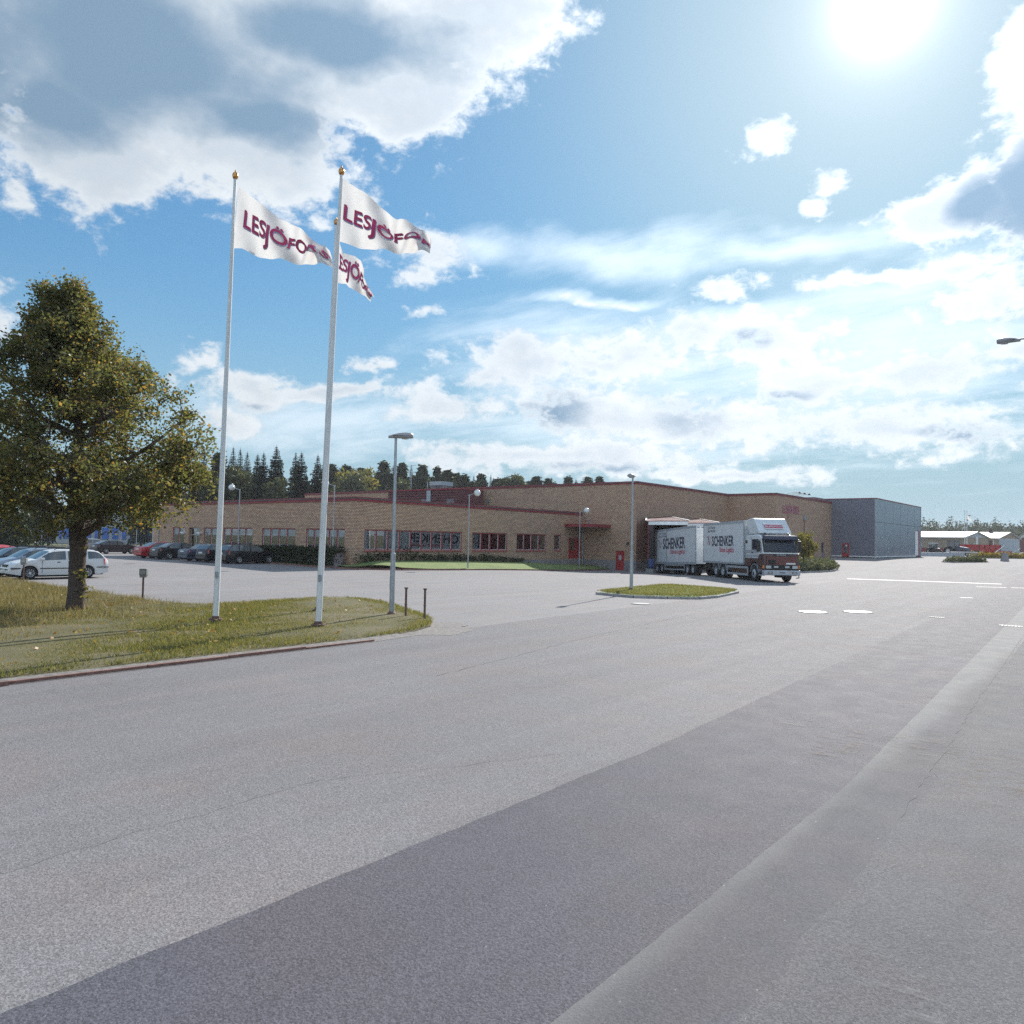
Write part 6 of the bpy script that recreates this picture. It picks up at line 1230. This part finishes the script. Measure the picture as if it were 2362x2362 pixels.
for x, y, lb_, hasf in [(-31.03, 206.5, 'thin white flagpole without a flag, left of the far pair', 0), (-30.62, 206.9, 'thin white flagpole with a drooping flag, right of the far pair', 1)]:
    t = root('flagpole', lb_, 'flagpole', (x, y, .85), 0, 'far flagpoles'); MB().path([(0, 0, -.2), (0, 0, 10.2 - .2 * hasf)], [.11, .06], 8).build('pole', M['pole'], t, fix=False); MB().lathe([(0, .0), (.09, .06), (.09, .14), (0, .2)], (0, 0, 10.1 - .2 * hasf), n=8).build('ball_finial', M['gold'], t)
t = root('flag', 'small drooping white flag on the far flagpole', 'flag', (-30.62, 206.9, 10.6)); n = 12; V = []
for j in range(7):
    for i in range(n + 1):
        s, v = i / n, j / 6; V.append(tuple(RT * (1.35 * s * (.85 + .3 * v)) + FWv * (.18 * math.sin(6 * s + 2 * v)) + Vector((0, 0, -.1 - 1.75 * s * (1 - .35 * v) - 1.55 * v * (1 - .55 * s) - .1))))
me = bpy.data.meshes.new('cloth'); me.from_pydata(V, [], [(j * (n + 1) + i, j * (n + 1) + i + 1, (j + 1) * (n + 1) + i + 1, (j + 1) * (n + 1) + i) for j in range(6) for i in range(n)]); me.materials.append(M['flag']); link('cloth', me, t); MB().box(-.1, .25, -.02, .0, -1.9, -1.6).build('emblem', M['navy'], t)
# railing and planted strips by the road
rl_ = root('railing', 'pale steel railing behind the planted strip beyond the grey warehouse', 'railing', (-19.3, 117.8, gz(-19, 118)), R(38)); Lr = 3.4
for k in range(11): MB().tube((k * Lr / 10, 0, -.1), (k * Lr / 10, 0, .95), .045, n=6).build('baluster', M['galv'], rl_)
MB().tube((-.1, 0, .97), (Lr + .1, 0, .97), .06, n=8).build('handrail', M['galv'], rl_); MB().tube((-.1, 0, .2), (Lr + .1, 0, .2), .035, n=6).build('lower_rail', M['galv'], rl_); MB().path([(-.7, 0, 0), (-.1, 0, .97)], [.05, .05], 6).build('end_stay', M['galv'], rl_, fix=False)
def strip_plant(label, x, y, az, L, w, h, m, seed):
    t = root('planted_strip', label, 'planting', (x, y, gz(x, y)), az, 'planted strips by the road'); r = random.Random(seed)
    link('foliage', leaf_mesh('foliage', [(r.uniform(0, L), r.uniform(-w, w), abs(r.gauss(h * .5, h * .25))) for _ in range(int(260 * L / 4))], .17, m, 5, .12, seed), t); MB().box(-.1, L + .1, -w - .15, w + .15, -.3, .10).build('edging', M['kerb_stone'], t)
strip_plant('low green planted strip in front of the pale railing', -16.7, 100.5, R(62), 5.6, .7, .62, M['bed'], 91)
strip_plant('long yellow flowering strip in front of the red machines', -19.5, 137, R(55), 10.5, .8, .85, M['flower'], 92); strip_plant('small flowering patch at the right picture edge, far off', -11.5, 178, R(60), 6, 1.0, 1.2, M['flower'], 93)
for x, y, lb_ in [(-12.6, 112.5, 'short concrete road post beside the planted strip'), (-11.4, 150, 'short concrete road post near the right picture edge')]:
    t = root('road_post', lb_, 'post', (x, y, gz(x, y)), .4, 'concrete road posts'); MB().prism([(-.42, 0), (.42, 0), (.30, .55), (.34, .95), (-.34, .95), (-.30, .55)], -.3, .3).build('post', M['kerb_stone'], t); MB().box(-.38, .38, -.34, .34, .95, 1.05).build('cap', M['meter'], t)
# tractors and machines
def tractor(label, x, y, az, m, s=1.0, cab_low=False):
    t = root('tractor', label, 'tractor', (x, y, gz(x, y)), az, 'machines in the yard'); t.scale = (s, s, s)
    MB().prism([(.3, .9), (2.35, .85), (2.45, 1.15), (2.2, 1.5), (.35, 1.75)], -.42, .42).build('bonnet', m, t)
    c = MB()
    for (a, b) in ((-1.05, -.62), (-1.05, .62), (.30, -.62), (.30, .62)): c.tube((a, b, 1.1), (a * .9, b * .9, 2.55), .045, n=6)
    c.build('cab_frame', M['black'], t); MB().box(-1.15, .42, -.72, .72, 2.55, 2.68).build('cab_roof', M['white'] if cab_low else m, t); MB().box(-1.0, .28, -.60, .60, 1.3, 2.5).build('cab_glass', M['car_glass'], t); MB().box(-1.1, .5, -.5, .5, .6, 1.3).build('chassis', M['chassis'], t)
    for (wx, r, wy) in ((-.75, .85, .78), (1.75, .55, .68)):
        for sd_ in (-1, 1):
            w = MB().lathe([(r * .5, -.2), (r * .92, -.24), (r, -.15), (r, .15), (r * .92, .24), (r * .5, .2)], axis='y', n=20).build('wheel', M['tyre'], t, smooth=True); w.location = (wx, sd_ * wy, r); MB().lathe([(0, -.12), (r * .3, -.16), (r * .52, -.1)], axis='y', n=14).build('rim', M['rim'], w)
    MB().tube((1.2, .3, 1.5), (1.2, .3, 2.5), .04, n=6).build('exhaust', M['galv'], t); return t
tractor('blue tractor with its bonnet towards the road, in the yard', -25.2, 158, R(-28), P_['blue'], 1.05); tractor('dark tractor with a white cab roof, left of the blue one', -29.0, 160, R(-60), P_['dkgreen'], .88, True)
def wagon(label, x, y, az, L, m):
    t = root('farm_wagon', label, 'wagon', (x, y, gz(x, y)), az, 'machines in the yard'); MB().prism([(-L / 2, 1.0), (L / 2, 1.0), (L / 2 + .25, 2.2), (-L / 2 - .25, 2.2)], -1.1, 1.1).build('bin', m, t)
    for k in range(5): MB().box(-L / 2 + k * L / 4 - .05, -L / 2 + k * L / 4 + .05, -1.18, -1.1, 1.0, 2.2).build('rib', M['maroon'], t)
    for wx in (-L / 4, L / 4):
        for s in (-1, 1): w = MB().lathe([(0, -.14), (.5, -.15), (.55, -.1), (.55, .1), (.5, .15), (0, .14)], axis='y', n=16).build('wheel', M['tyre'], t); w.location = (wx, s * .95, .55)
    MB().tube((L / 2, 0, .8), (L / 2 + 1.6, 0, .5), .07, n=6).build('drawbar', M['chassis'], t); return t
wagon('long red farm wagon in front of the workshop gateway', -22.4, 172, R(50), 4.6, P_['red']); wagon('red farm wagon half behind the far flagpoles', -25.6, 176, R(50), 3.6, P_['red'])
def implement(label, x, y, az, s):
    t = root('farm_machine', label, 'farm machine', (x, y, gz(x, y)), az, 'machines in the yard'); t.scale = (s, s, s)
    MB().box(-1.6, 1.6, -.12, .12, .55, .75).build('beam', P_['red'], t)
    for k in range(6): MB().path([(-1.5 + .6 * k, 0, .6), (-1.5 + .6 * k, -.45, .75), (-1.5 + .6 * k, -.6, .05)], [.06, .05, .04], 5).build('tine', P_['red'], t, fix=False)
    MB().hexa([(-.7, -.3, .75), (.7, -.3, .75), (.7, .3, .75), (-.7, .3, .75), (-.9, -.5, 1.25), (.9, -.5, 1.25), (.9, .5, 1.25), (-.9, .5, 1.25)]).build('hopper', P_['red'], t); MB().tube((1.2, .2, .8), (2.8, .6, 1.8), .08, n=6).build('boom', M['galv'], t); return t
implement('red seed drill behind the flower strip, left one', -18.6, 146, R(40), 1.0); implement('red cultivator behind the flower strip, right one', -16.6, 149, R(30), .9); implement('red hay machine with a raised pale boom in front of the wagon', -19.4, 152, R(35), 1.1)
car('estate', P_['silver'], -15.6, 186, R(55), 'grey estate car at the far right in front of the workshop', 'cars in the far yard', 6, False, name='parked_car'); car('sedan', P_['white'], -13.2, 205, R(60), 'white saloon at the right picture edge, far off', 'cars in the far yard', 6); car('sedan', P_['steel'], -16.5, 196, R(75), 'dark saloon between the grey estate and the workshop', 'cars in the far yard', 6)
t = root('notice_sign', 'white road sign on two legs at the right picture edge', 'sign', (-14.2, 232, 1.1), R(52)); MB().box(-2.2, 2.2, -.06, .06, 2.2, 3.4).build('board', M['white'], t)
for x in (-1.6, 1.6): MB().tube((x, .1, -.5), (x, .1, 3.3), .07, n=6).build('post', M['galv'], t)

# ---------------------------------------------------------------- far left: wire fence, pale shop building
fp = [(-104 - .55 * i, 30.0 + 2.6 * i) for i in range(13)]
fc = root('wire_fence', 'tall wire mesh fence with steel posts behind the parked cars at the left', 'fence', (fp[0][0], fp[0][1], .14))
for x, y in fp: put(MB().tube((x, y, 0), (x, y, 2.75), .07, n=6).build('post', M['galv'], None), fc)
wm_ = MB(); Lf = math.hypot(fp[-1][0] - fp[0][0], fp[-1][1] - fp[0][1]); du = ((fp[-1][0] - fp[0][0]) / Lf, (fp[-1][1] - fp[0][1]) / Lf)
for k in range(int(Lf / .28)): wm_.tube((fp[0][0] + du[0] * k * .28, fp[0][1] + du[1] * k * .28, .15), (fp[0][0] + du[0] * k * .28, fp[0][1] + du[1] * k * .28, 2.6), .007, n=3, cap=False)
for k in range(10): wm_.tube((*fp[0], .2 + k * .265), (*fp[-1], .2 + k * .265), .007 if 0 < k < 9 else .02, n=3, cap=False)
put(stuff(wm_.build('wire_mesh', M['mesh'], None)), fc)
t = root('shop_building', 'long pale blue grey building with blue hoardings beyond the fence at the left', 'building', (-150, 66, .1), R(48)); MB().box(-14, 62, 0, 12, -.5, 6.2).build('wall', M['pale_wall'], t); MB().box(-14.3, 62.3, -.3, 12.3, 6.2, 6.6).build('roof', M['roof_white'], t)
for k in range(7): MB().box(-12.6 + 3.1 * k, -10.2 + 3.1 * k, -.14, 0, .9, 3.0).build('hoarding', M['sky_blue'], t)
for k in range(11): MB().box(12 + 4.4 * k, 12.5 + 4.4 * k, -.45, 0, -.3, 5.6).build('column', M['white'], t)
for k in range(10): w = MB().box(13.2 + 4.4 * k, 15.6 + 4.4 * k, -.05, 0, .8, 2.6).build('window', M['dark'], t); MB().box(13.2 + 4.4 * k, 15.6 + 4.4 * k, -.10, -.05, 2.6, 3.5).build('fascia_panel', M['sky_blue'], w)
for i, (x, y, h_, lb_) in enumerate([(-98, 44, 3.0, 'lamp like steel post with a box top behind the dark hatchback'), (-96, 47, 9.2, 'slim steel mast near the end of the office wing')]):
    t = root('steel_mast', lb_, 'mast', (x, y, .1)); MB().path([(0, 0, 0), (0, 0, h_)], [.08, .05], 8).build('pole', M['galv'], t, fix=False); MB().box(-.2, .2, -.15, .15, h_ - (.6 if i == 0 else .15), h_ + .05).build('head', M['lamp_grey'], t)
# ---------------------------------------------------------------- thin summer haze round the whole scene
hm = bpy.data.materials.new('haze'); hm.use_nodes = True; T = NT(hm.node_tree); T.n.clear(); pv = T.n.new('ShaderNodeVolumePrincipled'); pv.inputs['Color'].default_value = (.86, .90, .96, 1); pv.inputs['Density'].default_value = .00022; pv.inputs['Anisotropy'].default_value = .25
T.l.new(pv.outputs[0], T.n.new('ShaderNodeOutputMaterial').inputs['Volume']); hz = MB().box(-1600, 1600, -1100, 1600, -3, 32).build('haze', hm); stuff(hz)
print('objects', len(bpy.data.objects), 'tris', sum(len(o.data.polygons) for o in bpy.data.objects if o.type == 'MESH'))
